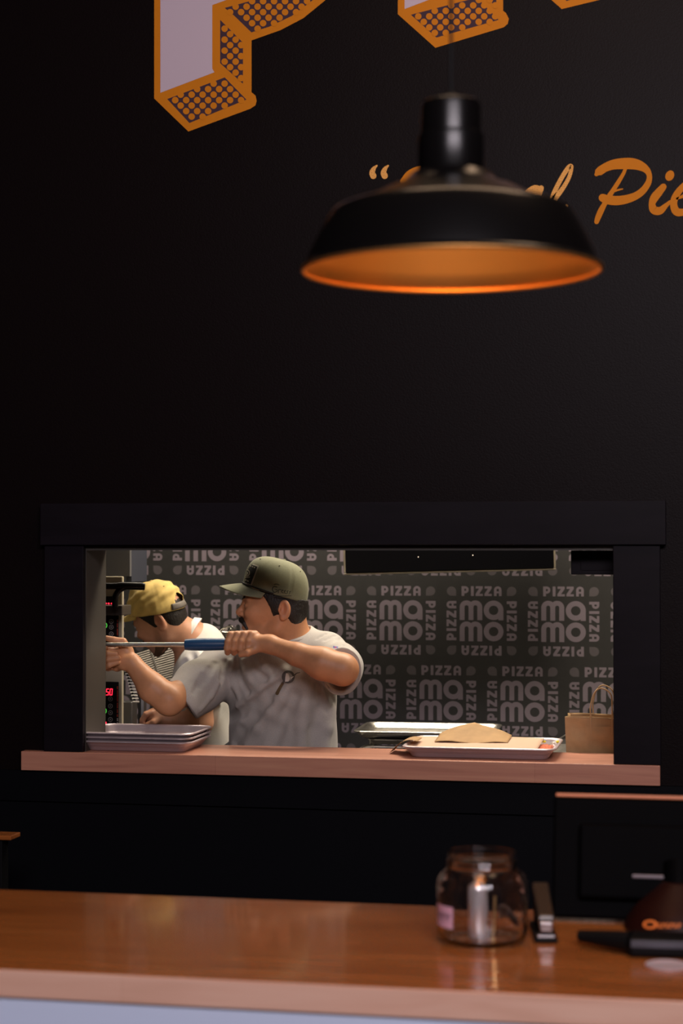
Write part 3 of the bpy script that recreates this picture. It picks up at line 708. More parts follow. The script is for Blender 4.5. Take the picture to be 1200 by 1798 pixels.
def curl(u, v):
    t_ = u; x = -W2 / 2 + .03 - .085 * t_; z = .040 + .012 * math.sin(PIf * t_ * .9) - .041 * t_ ** 1.6; y = -.08 + .10 * v + .02 * t_
    return RPf(x, y, z)
b.grid(curl, 14, 6); o = b.build('kraft_paper_strip', M['kraft'], smooth=True, solid=.0006); ptag(o, 'brown paper corner curling over the left rim of the right-hand pan', 'paper')
M['food'] = mat('food_salmon', (.62, .17, .09), .45, var=.35, vscale=40, bump=.6, bscale=60, bdist=.004)
def blob(lo, hi, n, seed, m=0):
    random.seed(seed); b = MB()
    return b
b = MB(); random.seed(3)
b.grid(lambda u, v: RPf(.150 + .045 * u, -.10 + .20 * v, .0135 + .0085 * (math.sin(PIf * u) ** .4) * (math.sin(PIf * v) ** .3) + .0018 * math.sin(31 * u + 17 * v)), 14, 26)
o = b.build('pizza_piece', M['food'], smooth=True, solid=.006); ptag(o, 'orange-red piece of food at the right end of the sheet pan', 'food')
M['yellow'] = mat('pepper_yellow', (.75, .62, .03), .35)
for k, (x, y) in enumerate(((.165, .118), (.205, .122))):
    b = MB(); c = RPf(x, y, .026); b.lathe([(0, -.004), (.004, -.003), (.0065, 0), (.004, .003), (0, .004)], c, 12)
    o = b.build('pepper_slice', M['yellow'], smooth=True); ptag(o, ['small yellow pepper piece behind the orange food', 'small yellow pepper piece at the back right corner of the pan'][k], 'pepper', 'yellow pepper pieces in the sheet pan')
b = MB(); a = RPf(W2 / 2 - .03, .06, .022); e_ = D(998, 1288, 5.62)
b.tube([a, e_], .0022, 8); o = b.build('metal_skewer', M['steel'], smooth=True); ptag(o, 'thin pale rod leaning from the sheet pan to the paper bag', 'rod')

# ------------------------------------------------------------------ kitchen: steel counter, bag, rear pans
b = MB(); b.box((-.50, .285, 1.005), (.9, .62, 1.045), 0); b.box((-.48, .30, 0), (.88, .60, 1.0045), 1)
o = b.build('steel_counter', [M['steel'], M['darksteel']], bevel=.003); ptag(o, 'pale steel counter behind the shelf at the right, under the paper bag', 'counter')
BZ = 1.0455; B0 = Zp(997, 1323, BZ)
bt = thing('paper_bag', 'brown kraft paper carrier bag with twisted handles at the right post', 'bag', (B0[0] + .12, B0[1] + .06, BZ))
x0, y0 = B0[0], .30; bw, bd, bh = .25, .12, .108; 
def bagw(s, z):
    n_ = s * 4; q = int(n_) % 4; f = n_ - int(n_)
    c = [(0, 0), (bw, 0), (bw, bd), (0, bd)]; p, q2 = c[q], c[(q + 1) % 4]
    x = p[0] + (q2[0] - p[0]) * f; y = p[1] + (q2[1] - p[1]) * f
    if q in (1, 3): x += (.012 if q == 3 else -.012) * math.sin(PIf * f) * (z / bh)
    wr = .004 * math.sin(z * 90 + x * 21) * math.sin(x * 47 + y * 31) * (1 if 0.05 < f < .95 else 0)
    zz = z + (.006 * math.sin(3 * x / bw + 1) * (z / bh) ** 4)
    return np.array([x0 + x - .004 * z / bh, y0 + y + wr, BZ + zz])
b = MB(); b.grid(lambda u, v: bagw(u, v * bh), 96, 20, closeu=True); b.add([bagw(q / 4 + 1e-6, 0) + UPZ * .001 for q in range(4)], [(3, 2, 1, 0)])
b.build('bag_body', M['kraft'], bt, smooth=True, solid=.0006)
M['twine'] = mat('twisted_paper_cord', (.50, .33, .17), .7, bump=.6, bscale=300)
for yy, nm in ((-.0015, 0), (bd + .001, 1)):
    hx_ = x0 + .072; hw_ = .062
    pts = cat([(hx_, y0 + yy, BZ + bh - .045), (hx_, y0 + yy, BZ + bh), (hx_ - .001, y0 + yy, BZ + bh + .035), (hx_ + .010, y0 + yy, BZ + bh + .075), (hx_ + hw_ * .5, y0 + yy, BZ + bh + .090), (hx_ + hw_ - .004, y0 + yy, BZ + bh + .073), (hx_ + hw_, y0 + yy, BZ + bh + .03), (hx_ + hw_, y0 + yy, BZ + bh - .045)], 8)
    b = MB(); b.tube(pts, .0021, 8); b.build('handle', M['twine'], bt, smooth=True)
b = MB(); b.box((x0 + .055, y0 - .0012, BZ + bh - .06), (x0 + .155, y0 - .0004, BZ + bh - .022)); b.build('handle_patch', M['kraft'], bt)

# rear prep table along the wallpapered wall, and a pan stand
b = MB(); tx = Y(850, 1298, 1.5)[0]
b.box((tx, 1.35, .88), (1.4, 1.985, .92), 0)
for (lx_, ly_) in ((tx + .03, 1.38), (tx + .03, 1.94), (1.36, 1.38), (1.36, 1.94)): b.box((lx_ - .018, ly_ - .018, 0), (lx_ + .018, ly_ + .018, .88), 0)
o = b.build('prep_table', M['darksteel'], bevel=.003); ptag(o, 'grey-green steel prep table against the patterned wall, right of the rear pans', 'table')
PT = D(752, 1287, 6.28)
t = thing('pan_stand', 'bent bright steel stand carrying the two rear sheet pans', 'stand', (PT[0], PT[1] + .05, 0))
hw = .225
for sy in (-.13, .17):
    b = MB(); zt = PT[2] - .0385
    for sx in (-1, 1):
        b.tube(cat([(PT[0] + sx * (hw - .06), PT[1] + sy, zt), (PT[0] + sx * (hw - .025), PT[1] + sy, zt - .006), (PT[0] + sx * (hw - .004), PT[1] + sy, zt - .03), (PT[0] + sx * (hw + .002), PT[1] + sy, zt - .09), (PT[0] + sx * (hw + .002), PT[1] + sy, .0)], 6), .011, 12)
    b.tube([(PT[0] - hw + .06, PT[1] + sy, zt), (PT[0] + hw - .06, PT[1] + sy, zt)], .008, 10)
    b.build('leg_frame', M['steel'], t, smooth=True)
pan('bright empty sheet pan, upper of the two on the rear stand', .47, .33, .026, (PT[0] - .0, PT[1] + .02, PT[2] - .008), .03, 'pans on the rear stand', 'steel')
pan('dull sheet pan just under the bright one on the rear stand', .43, .30, .020, (PT[0] + .03, PT[1] + .02, PT[2] - .0298), .0, 'pans on the rear stand', 'steel', fl=.012)

# wall screen hanging behind the header
SD = 6.75; c0 = D(604, 1010, SD); c1 = D(977, 1001, SD); dxs = (c1 - c0); Ls = np.linalg.norm(dxs); dxs /= Ls; nrm_ = -FW; upv = np.cross(nrm_, dxs) * 1.0
if upv[2] < 0: upv = -upv
def VF(p): return c0 + dxs * p[0] + FW * p[1] + upv * p[2]
t = thing('hanging_screen', 'wide black flat screen hanging high in the kitchen behind the header board', 'screen', c0 + dxs * Ls / 2)
M['blk'] = mat('screen_black', (.002, .002, .003), .35, spec=.2)
MB().box((0.008, -.004, .008), (Ls - .008, .03, .42), 0, VF).build('display', M['blk'], t, bevel=.004)
M['beige'] = mat('frame_beige', (.22, .19, .14), .5)
b = MB(); b.box((0, 0, 0), (Ls, .034, .0078), 0, VF); b.box((Ls - .0078, 0, .008), (Ls, .034, .42), 0, VF); b.box((0, 0, .008), (.0078, .034, .42), 0, VF); b.box((0, 0, .4202), (Ls, .034, .428), 0, VF)
b.build('frame', M['beige'], t, bevel=.003, label='thin beige frame')
M['led'] = mat('status_light', (1, .8, .6), .5, emit=(1, .8, .6), estr=1.2)
for (u, v) in ((735, 978), (831, 975)):
    p = D(u, v, SD - .012); q = p - c0; b = MB(); x_, z_ = q @ dxs, q @ upv
    b.box((x_ - .0015, -.006, z_ - .0015), (x_ + .0015, -.0042, z_ + .0015), 0, VF); b.build('indicator', M['led'], t, label='tiny lit point')
b = MB(); b.tube([VF((Ls * .5, .05, .40)), (VF((Ls * .5, .05, .40))[0], VF((Ls * .5, .05, .40))[1], 2.849)], .018, 12); b.box((Ls * .4, .0345, .2), (Ls * .6, .07, .41), 0, VF); b.build('ceiling_bracket', M['darksteel'], t)

# small box under the lintel by the right post
q0 = Y(1003, 1009, .13); 
t = thing('wall_box', 'small dark square-panelled box fixed under the lintel by the right post', 'box', (q0[0] + .06, .16, q0[2]))
MB().box((q0[0], .13, q0[2]), (XR - .0005, .19, 1.6475)).build('housing', M['trim'], t, bevel=.002)
MB().box((q0[0] + .028, .1275, q0[2] + .012), (XR - .006, .1298, 1.646)).build('cover_plate', M['trim'], t, bevel=.001)
b = MB(); b.box((q0[0] + .010, .1285, 1.640), (q0[0] + .026, .1298, 1.644)); b.box((q0[0] + .016, .1285, 1.622), (q0[0] + .020, .1298, 1.640)); b.build('latch', M['black'], t)

# ceiling lights over the kitchen
for nm, (x, y, sx, sy), lb in (('a', (-.75, .95, 1.1, .35), 'long lit ceiling panel above the man in the green cap'), ('b', (-1.9, 1.35, .9, .35), 'lit ceiling panel above the ovens at left'), ('c', (.55, 1.0, .7, .3), 'short lit ceiling panel at the right of the kitchen')):
    t = thing('ceiling_light', lb, 'ceiling light', (x, y, 2.82), 'kitchen ceiling lights')
    MB().box((x - sx / 2 - .03, y - sy / 2 - .03, 2.825), (x + sx / 2 + .03, y + sy / 2 + .03, 2.8495)).build('housing', M['whitepanel'], t, bevel=.003)
    MB().box((x - sx / 2, y - sy / 2, 2.818), (x + sx / 2, y + sy / 2, 2.8245)).build('diffuser', mat('diffuser_' + nm, (.8, .75, .65), .6, emit=(1, .85, .65), estr=3), t)

# ------------------------------------------------------------------ ovens and hood at the left
OY = .80
P = lambda u, v, y=OY: Y(u, v, y)
xo = P(215, 1150)[0]
ov = thing('pizza_oven', 'stacked steel pizza ovens with cream control column at the left of the opening', 'oven', (xo - .35, OY + .4, 0))
MB().box((-3.2, OY + .02, .12), (xo - .20, 1.12, 1.50)).build('oven_body', M['darksteel'], ov, bevel=.006)
MB().box((-3.15, OY + .05, 0), (xo - .25, 1.10, .1195)).build('plinth', M['black'], ov)
z_a = P(200, 1320)[2] ; z_b = P(200, 1012)[2]
MB().box((xo - .26, OY, 0.0), (xo, OY + .018, z_b)).build('control_column', M['cream'], ov, bevel=.004, label='cream control column')
M['panel'] = mat('control_panel_black', (.012, .010, .009), .35)
M['redled'] = mat('display_red', (1, .05, .08), .5, emit=(1, .02, .05), estr=2.2)
M['greenled'] = mat('indicator_green', (.1, .5, .1), .5, emit=(.08, .6, .06), estr=.7)
M['ringw'] = mat('button_ring', (.42, .40, .38), .5); M['redtxt'] = mat('panel_text_red', (.5, .06, .03), .5); M['whitetxt'] = mat('panel_text_white', (.5, .47, .42), .5)
def seg(b, u, v, wd, hg, digit, th=1.3, y=OY - .0066):
    S_ = {'4': 'bcfg', '5': 'afgcd', '0': 'abcdef'}[digit]; sk = .8
    L = {'a': ((0, 0), (1, 0)), 'b': ((1, 0), (1, .5)), 'c': ((1, .5), (1, 1)), 'd': ((0, 1), (1, 1)), 'e': ((0, .5), (0, 1)), 'f': ((0, 0), (0, .5)), 'g': ((0, .5), (1, .5))}
    for k, s_ in enumerate(S_):
        (x0_, y0_), (x1_, y1_) = L[s_]
        a = np.array([u + x0_ * wd + (1 - y0_) * sk, v + y0_ * hg]); c = np.array([u + x1_ * wd + (1 - y1_) * sk, v + y1_ * hg])
        for q in ribbon2([(a[0], a[1], th), (c[0], c[1], th)], 1): b.add([(P(*p)[0], y - .00015 * k, P(*p)[2]) for p in q], [tuple(range(len(q)))], 0)
def panel(v0, v1, u0, u1, btns, leds, label, digits=None):
    a, c = P(u0, v1), P(u1, v0)
    pn = MB().box((a[0], OY - .006, a[2]), (c[0], OY - .0002, c[2])).build('control_panel', M['panel'], ov, bevel=.002, label=label)
    y = OY - .0066
    for (u, v) in btns:
        b = MB(); 
        for q in quad_circ(u, v, 4.1, 3.0, 0, 2 * PIf, 20) + quad_circ(u, v, 1.3, 0, 0, 2 * PIf, 8): b.add([(P(*p)[0], y, P(*p)[2]) for p in q], [(0, 1, 2, 3)])
        b.build('button', M['ringw'], pn)
    for (u, v, kind) in leds:
        b = MB()
        if kind == 'g':
            for q in quad_circ(u, v, 3.2, 1.6, 0, 2 * PIf, 14): b.add([(P(*p)[0], y, P(p[0], v + (p[1] - v) * 1.5)[2]) for p in q], [(0, 1, 2, 3)])
            b.build('indicator', M['greenled'], pn, label='green oval indicator')
        else:
            pts = [(u - 3, v - 3), (u + 3, v - 3), (u + 3.4, v + 1), (u + .5, v + 5), (u - 3, v + 1)]
            b.add([(P(*p)[0], y, P(*p)[2]) for p in pts], [tuple(range(5))]); b.build('indicator', M['redled'], pn, label='red lit indicator')
    for (vv0, vv1, mm, lb) in ((v0 + 8, v0 + (v1 - v0) * .58, 'redtxt', 'red lettering running up the panel edge'), (v0 + (v1 - v0) * .62, v1 - 3, 'whitetxt', 'white lettering running up the panel edge')):
        b = MB(); vcur = vv0; random.seed(int(v0))
        while vcur < vv1:
            h_ = random.choice((1.2, 1.7, 2.2)); 
            b.add([(P(*p)[0], y, P(*p)[2]) for p in ((u1 - 3.2, vcur), (u1 - .9, vcur), (u1 - .9, vcur + h_), (u1 - 3.2, vcur + h_))], [(0, 1, 2, 3)]); vcur += h_ + .8 + (1.6 if random.random() < .15 else 0)
        b.build('panel_lettering', M[mm], pn, label=lb)
    if digits:
        b = MB()
        for k, dg in enumerate(digits[0]): seg(b, digits[1] + k * 6.4, digits[2], 3.7, 10.5, dg)
        b.build('digit_display', M['redled'], pn, label='red lit digits 450')
    return pn
panel(1080, 1142, 150, 209.5, [(196.5, 1091), (196.5, 1101), (196.5, 1113), (196.5, 1126)], [(186.5, 1098, 'g')], 'black upper control panel with round buttons')
panel(1197, 1300, 150, 209.5, [(195, 1227), (195, 1239.5), (195, 1251), (195, 1263), (195, 1273)], [(185.5, 1248, 'g'), (185, 1270, 'r')], 'black lower control panel with red digits', ('450', 181.3, 1209.5))
a, c = P(150, 1064), P(203, 1047); pn = MB().box((a[0], OY - .006, a[2]), (c[0], OY - .0002, c[2])).build('control_panel', M['panel'], ov, bevel=.002, label='narrow black panel with red dots')
b = MB()
for u in (187, 192, 197.5):
    for vv in (1059.5,): b.add([(P(u + 1.8 * math.cos(t_), vv + 1.5 * math.sin(t_))[0], OY - .0066, P(u, vv + 1.5 * math.sin(t_))[2]) for t_ in np.linspace(0, 2 * PIf, 9)[:-1]], [tuple(range(8))])
b.build('digit_display', M['redled'], pn, label='row of red lit dots')
a, c = P(150, 1080, .72), P(218, 1063, .72); MB().box((a[0], .70, a[2]), (c[0], OY - .0005, c[2])).build('shelf_lip', mat('lip_brown', (.05, .04, .033), .4), ov, bevel=.003, label='dark brown projecting lip')
b = MB(); hd_ = lambda u, v: D(u, v, 5.98)
b.tube([hd_(140, 1029), hd_(205, 1029), hd_(212, 1028.5), hd_(250, 1029.5), hd_(255, 1030)], [.011, .011, .0125, .0125, .010], 20)
b.tube(cat([hd_(221, 1030), hd_(210, 1036), hd_(203, 1048), hd_(202, 1066)], 6), [.0105] * 19, 14)
o = b.build('door_handle', M['gloss'], ov, smooth=True, label='black tubular handle with curved arm')

# lower side cabinet of the oven line: steel flank and dark gap
a = P(215, 1232, .93); c = P(232, 1232, .93)
o = MB().box((a[0] - .1, .93, 0), (c[0], .99, a[2])).build('steel_cabinet', M['darksteel'], bevel=.004); ptag(o, 'low grey steel cabinet behind the oven control column', 'cabinet')
# slanted wire conveyor rack
RK = [D(236, 1150, 6.75), D(326, 1122, 6.85), D(326, 1190, 6.70), D(262, 1206, 6.55)]
t = thing('wire_rack', 'slanted rack of pale metal slats behind the bearded man', 'rack', (RK[3] + RK[2]) / 2)
M['slat'] = mat('slat_grey', (.24, .22, .19), .45, metal=.3)
for k in range(17):
    f = k / 16; a = RK[0] * (1 - f) + RK[3] * f; c = RK[1] * (1 - f) + RK[2] * f
    s_ = MB(); s_.tube([a, c], .0032, 8); s_.build('slat', M['slat'], t, smooth=True)
for f in (.32, .97):
    s_ = MB(); a = RK[0] * (1 - f) + RK[1] * f; c = RK[3] * (1 - f) + RK[2] * f; s_.tube([a - FW * .008, c - FW * .008], .0042, 8); s_.build('cross_bar', M['steel'], t, smooth=True)
s_ = MB(); a = D(222, 1178, 6.5); c = D(237, 1232, 6.3); s_.tube([a, c], .004, 8); s_.build('side_rail', M['black'], t, smooth=True)
s_ = MB()
for k in range(11):
    f = k / 10; p = a * (1 - f) + c * f; s_.tube([p - RT * .006 - FW * .006, p + RT * .016 - FW * .006], .0034 , 6)
s_.build('rail_links', mat('link_pale', (.6, .58, .52), .4), t, smooth=True, label='row of pale links')
s_ = MB(); q = D(250, 1230, 6.6); s_.tube([(q[0], q[1], 0), (q[0], q[1], RK[3][2] - .0)], .015, 10); s_.build('support_post', M['darksteel'], t, smooth=True)
# dark work table under the rack
o = MB().box((D(238, 1290, 6.2)[0], 1.04, 0), (D(298, 1290, 6.2)[0], 1.20, 1.0)).build('work_table', M['black'], bevel=.004); ptag(o, 'dark work table in front of the man in the yellow cap', 'table')

# extractor hood
h0 = Y(185, 1005, 1.15); h1 = Y(228, 1007, 1.15); h2 = X_ = None
t = thing('extractor_hood', 'grey steel extractor hood high at the left above the ovens', 'hood', (h1[0] - .5, 1.5, h1[2]))
M['hoodfront'] = mat('hood_front_grey', (.14, .14, .15), .5, metal=.1)
M['hoodside'] = mat('hood_side_bluegrey', (.06, .066, .09), .45, metal=.2)
xh = h1[0]; rr_ = ray(258, 990); yb = CAM[1] + rr_[1] * (xh - CAM[0]) / rr_[0]
b = MB(); zt = 2.5; zb0 = Y(150, 1003, 1.15)[2]; zb1 = h1[2] - .01
b.add([(-3.25, 1.15, zb0 + .01), (xh, 1.15, zb1), (xh, 1.15, zt), (-3.25, 1.15, zt), (-3.25, 1.17, zb0 + .01), (xh, 1.17, zb1), (xh, 1.17, zt), (-3.25, 1.17, zt)], [(0, 1, 2, 3), (7, 6, 5, 4), (0, 4, 5, 1), (1, 5, 6, 2), (2, 6, 7, 3), (3, 7, 4, 0)]); b.build('front_panel', M['hoodfront'], t)
b = MB(); b.box((xh - .02, 1.1705, zb1 - .02), (xh, yb, zt)); b.build('side_panel', M['hoodside'], t, label='blue-grey side panel')
b = MB(); b.box((-3.25, 1.171, zb1 + .0), (xh - .021, yb, zb1 + .012)); b.build('filter_tray', M['black'], t)

# ------------------------------------------------------------------ people
M['skin'] = mat('skin_warm', (.5, .26, .16), .48, attr='Col', sss=.05, bump=.12, bscale=500, var=.07, vscale=60, bdist=.001)
M['hair'] = mat('hair_dark_brown', (.014, .010, .008), .55, bump=.7, bscale=260, stretch=(1, 1, .35), bdist=.003)
M['tee'] = mat('tee_heather_grey', (.42, .395, .365), .85, var=.12, vscale=420, bump=.15, bscale=500, sheen=.15)
M['tee2'] = mat('tee_off_white', (.66, .64, .60), .85, var=.05, vscale=300, bump=.1, bscale=500, sheen=.15)
M['apron'] = mat('apron_white', (.85, .84, .82), .8, sheen=.1)
M['trouser'] = mat('trousers_dark', (.02, .022, .03), .8)
M['shoe'] = mat('shoe_black', (.012, .012, .012), .5)
M['olive'] = mat('cap_olive', (.20, .205, .125), .8, var=.08, vscale=200, bump=.15, bscale=600, sheen=.1)
M['cord'] = mat('cord_black', (.006, .006, .008), .5)
M['yellowcap'] = mat('cap_yellow', (.72, .52, .17), .8, var=.08, vscale=60, bump=.2, bscale=400, sheen=.1)
M['patchw'] = mat('patch_thread_cream', (.45, .42, .33), .8); M['patchb'] = mat('patch_ground_black', (.012, .011, .010), .7)
M['eyew'] = mat('eye_white', (.6, .55, .5), .2); M['eyed'] = mat('eye_iris', (.03, .015, .01), .15)
M['blue'] = mat('grip_blue', (.012, .055, .14), .35, coat=.2)

def frame(c, fwd, up):
    f = np.array(fwd, float); f /= np.linalg.norm(f); u = np.array(up, float); u -= f * (u @ f); u /= np.linalg.norm(u); s = np.cross(u, f)
    return np.array(c, float), f, u, s     # s = subject's left
class HF:
    def __init__(s, c, fwd, up, sc=1.0): s.c, s.f, s.u, s.s = frame(c, fwd, up); s.sc = sc * .001
    def __call__(s, a, b, c): return s.c + (s.f * a + s.u * b + s.s * c) * s.sc
    def ax(s): return np.array([s.f, s.u, s.s])
    def E(s, a, b, c, ra, rb, rc_): return EL(s(a, b, c), np.array([ra, rb, rc_]) * s.sc, s.ax())
    def R(s, p, q, ra, rb): return RC(s(*p), s(*q), ra * s.sc, rb * s.sc)
    def inv(s, V_): q = (V_ - s.c) / s.sc; return q @ s.f, q @ s.u, q @ s.s
def head_ops(H):
    o = [('+', H.E(-14, 30, 0, 100, 98, 75), 0), ('+', H.E(40, -20, 0, 50, 78, 56), .03)]
    for sg in (1, -1):
        o += [('+', H.R((-32, -50, 50 * sg), (-22, -78, 44 * sg), 17, 18), .03), ('+', H.R((-22, -78, 44 * sg), (55, -100, 17 * sg), 18, 16), .025), ('+', H.E(60, -26, 36 * sg, 24, 22, 20), .022), ('+', H.R((84, 20, 12 * sg), (72, 20, 42 * sg), 10, 9), .012)]
    o += [('+', H.E(68, -102, 0, 20, 18, 24), .02), ('+', H.E(76, -68, 0, 18, 26, 28), .02)]
    for sg in (1, -1): o += [('-', H.E(92, 0, 34 * sg, 16, 12, 17), .012), ('+', H.E(74, 0, 32 * sg, 13, 12, 15), .006)]
    o += [('+', H.R((86, 12, 0), (104, -18, 0), 8, 9.5), .012), ('+', H.E(108, -25, 0, 11, 10, 11), .010), ('+', H.R((86, -34, 0), (104, -33, 0), 11, 7), .008)]
    for sg in (1, -1): o += [('+', H.E(96, -30, 12 * sg, 10, 8, 7), .006), ('-', H.E(101, -38, 6.5 * sg, 5, 4, 3.5), .003)]
    o += [('+', H.E(91, -62, 0, 11, 6.5, 22), .008), ('+', H.E(89, -75, 0, 10, 7, 19), .008), ('-', H.R((102, -68, -18), (102, -68, 18), 3, 3), .006)]
    for sg in (1, -1):
        ea = lambda a, b, c: H(a, b, c)
        o += [('+', H.E(-48, -13, 76 * sg, 20, 32, 10), .006), ('-', H.E(-44, -9, 89 * sg, 13, 23, 14), .003), ('+', H.E(-32, -13, 78 * sg, 5, 8, 7), .004), ('+', H.R((-53, 4, 78 * sg), (-52, -20, 77 * sg), 3.6, 3.2), .004), ('-', H.E(-40, -16, 86 * sg, 6, 9, 10), .003), ('+', H.E(-42, -40, 78 * sg, 9, 8, 6), .006)]
        if sg: pass
    return o
def skin_color(H, stub=.5, tone=(.50, .235, .115)):
    def f(V_):
        a, b, c = H.inv(V_); n = len(V_); base = np.tile(np.array(tone), (n, 1))
        def g(ca, cb, cc, ra, rb, rc_): return np.exp(-(((a - ca) / ra) ** 2 + ((b - cb) / rb) ** 2 + ((np.abs(c) - cc) / rc_) ** 2))
        red = g(-46, -14, 80, 25, 35, 14) * .5 + g(62, -25, 40, 25, 22, 25) * .3 + g(106, -25, 0, 16, 14, 18) * .35
        lip = g(96, -69, 0, 12, 10, 22)
        st = np.clip(g(60, -100, 30, 45, 32, 45) + g(0, -85, 50, 40, 22, 30) + g(80, -70, 10, 30, 25, 30) * .8, 0, 1) * stub
        base = base * (1 - red[:, None] * np.array([0, .28, .25])); base = base * (1 - lip[:, None] * np.array([.1, .4, .35]))
        return base * (1 - st[:, None] * np.array([.42, .38, .30]))
    return f
def hairtex(amp, fr, H):
    def f(p):
        a = (p - H.c) @ H.f; b = (p - H.c) @ H.u; c = (p - H.c) @ H.s
        return (amp * np.sin(a * fr + 3 * np.sin(b * fr * .35) + c * 37) * np.sin(c * fr * 1.3 + b * 55 + a * 20)).astype(np.float32)
    return f

def finger(pts, radii, k0=.006):
    o = []
    for i in range(len(pts) - 1): o.append(('+', RC(pts[i], pts[i + 1], radii[i], radii[i + 1]), k0 if i == 0 else .003))
    return o

def cap(H, parent, mt, c, hw, hl, ht, base_tilt, front_boost, brim, cordm=None, wr=0.0, label=None, back_gap=False):
    """crown dome; all in millimetres in the head frame H. c = centre of the opening (f,u)"""
    ct, st = math.cos(base_tilt), math.sin(base_tilt)
    def G(x, y, z): # x forward, y up, z left in the cap's own tilted frame
        return H(c[0] + x * ct - y * st, c[1] + x * st + y * ct, z)
    def dome(u, v):
        ph = 2 * PIf * u; e = v * PIf / 2
        cs, sn = math.cos(ph), math.sin(ph)
        fr = max(0, cs) ** 2
        r = math.cos(e) ** (.62 + .10 * (1 - fr)); h = ht * math.sin(e) ** (.92 - .16 * fr)
        rr = r * (1 - .018 * (abs(math.sin(3 * ph)) ** .25 < .55) * (1 if v > .1 else 0))
        x = hl * cs * rr + front_boost * fr * math.sin(e) * math.cos(e) * 1.2; z = hw * sn * rr
        y = h
        if wr:
            q = noise.noise(Vector((x * .03, y * .03, z * .03))) * wr + wr * .5 * math.sin(x * .10 + y * .13 + 3 * noise.noise(Vector((x * .015, y * .015, z * .015 + 5))))
            x += q * cs * r; z += q * sn * r; y += q * .6 * math.sin(e)
        if back_gap and cs < -.80 and v < .36:
            pass
        return G(x, y, z)
    nu, nv = 96, 40
    b = MB(); b.grid(dome, nu, nv, closeu=True)
    if back_gap:
        F2 = []
        for q in b.f:
            i, j = q[0] // nv, q[0] % nv; ph = 2 * PIf * (i + .5) / nu
            da = abs(((ph - PIf + PIf) % (2 * PIf)) - PIf); e = (j + .5) / (nv - 1)
            if (da / .44) ** 2 + (e / .34) ** 2 < 1 and e > .015: continue
            F2.append(q)
        b.f = F2; b.m = [0] * len(F2)
    cp = b.build('cap', mt, parent, smooth=False, label=label, solid=.002)
    for p in cp.data.polygons: p.use_smooth = True
    # brim
    L_, W_, drop, arch, am = brim
    def br(u, v):
        a = (u - .5) * 2 * am; x0 = hl * math.cos(a) * .985; z0 = hw * math.sin(a) * .985
        ext = L_ * (math.cos((u - .5) * PIf * .985) ** .62) * v
        x = x0 + ext; z = z0 * (1 + .10 * v * (1 - abs(u - .5) * 2)) * (1 + (W_ - 1) * v)
        y = -drop * (ext / L_) ** 1.2 - arch * (z / hw) ** 2 * (0.25 + .75 * v) + 1.5
        return G(x, y, z)
    b = MB(); b.grid(br, 36, 14); o = b.build('brim', mt, cp, smooth=False, solid=.0032)
    for p in o.data.polygons: p.use_smooth = True
    b = MB(); tp = dome(0, 1.0); b.lathe([(0, .004), (.004, .0035), (.0065, .001), (.0065, -.001), (0, -.001)], tp, 16); b.build('top_button', mt, cp, smooth=True)
    if cordm:
        b = MB(); b.tube([dome(a / (2 * PIf), .012) + (dome(a / (2 * PIf), .012) - G(0, 4, 0)) * .02 for a in np.linspace(-1.62, 1.62, 50)], .0024, 8)
        b.build('cord', cordm, cp, smooth=True, label='black cord above the brim')
    for a in (.52, 1.57 - .05, 2.6, -.52, -1.5, -2.6):
        p = dome((a % (2 * PIf)) / (2 * PIf), .60); q = p - G(0, 20, 0); q /= np.linalg.norm(q); eye = MB(); eye.lathe([(0, .0012), (.0024, .0008), (.0024, -.001)], p + q * .0012, 10); eye.build('eyelet', M['cord'], cp)
    return cp, dome, G
def bvh_of(o):
    dg = bpy.context.evaluated_depsgraph_get(); me = o.data
    V_ = np.array([v.co[:] for v in me.vertices]) + ORG[o.name]
    return BVHTree.FromPolygons(V_.tolist(), [list(p.vertices) for p in me.polygons])

# ---- man in the olive cap
D1 = 5.78
def A(u, v, d=D1): return D(u, v, d)
R1 = Zp(495, 1700, 0) * 0; c_ = A(497, 1300, 5.84); man = thing('person', 'man in grey t-shirt and olive cap gripping a blue-handled metal rod with both hands', 'person', (c_[0], c_[1], 0))
LEFT = -RT
H1 = HF(A(478, 1062, D1), LEFT * 1.0 + FW * .06, UPZ + LEFT * .02, .97)
SHL, ELL, WRL = A(577, 1150, 5.77), A(602, 1176, 5.52), A(474, 1131, 5.585)
SHR, ELR, WRR = A(384, 1180, 5.90), A(297, 1229, 5.635), A(231, 1163, 5.665)
PEL = A(500, 1425, 5.84); PEL[2] = .93
N1 = -FW * .85 - RT * .5; N1 /= np.linalg.norm(N1)
ops = head_ops(H1)
ops += [('+', RC(A(505, 1088, D1 + .005), A(512, 1140, D1 + .04), .060, .064), .03), ('+', RC(A(478, 1112, D1), A(500, 1130, D1 + .02), .030, .040), .03)]
tor = SQ(RC(A(497, 1195, 5.83), A(500, 1320, 5.84), .150, .140), A(497, 1195, 5.83), N1, .72)
ops += [('+', tor, .05), ('+', RC(SHL + FW * .02 - RT * .015, SHR + FW * .0 + RT * .03, .050, .050), .05), ('+', SQ(RC(A(500, 1320, 5.84), PEL, .135, .150), PEL, N1, .75), .04)]
ops += [('+', RC(SHL, ELL, .047, .046), .03)]
# forearm left
ops += [('+', RC(A(601, 1175, 5.515), A(566, 1166, 5.52), .047, .048), .02), ('+', RC(A(566, 1164, 5.52), A(522, 1149, 5.545), .047, .034), .02), ('+', RC(A(522, 1149, 5.545), WRL, .034, .0255), .015), ('+', EL(A(608, 1184, 5.512), [.018, .018, .02]), .02)]
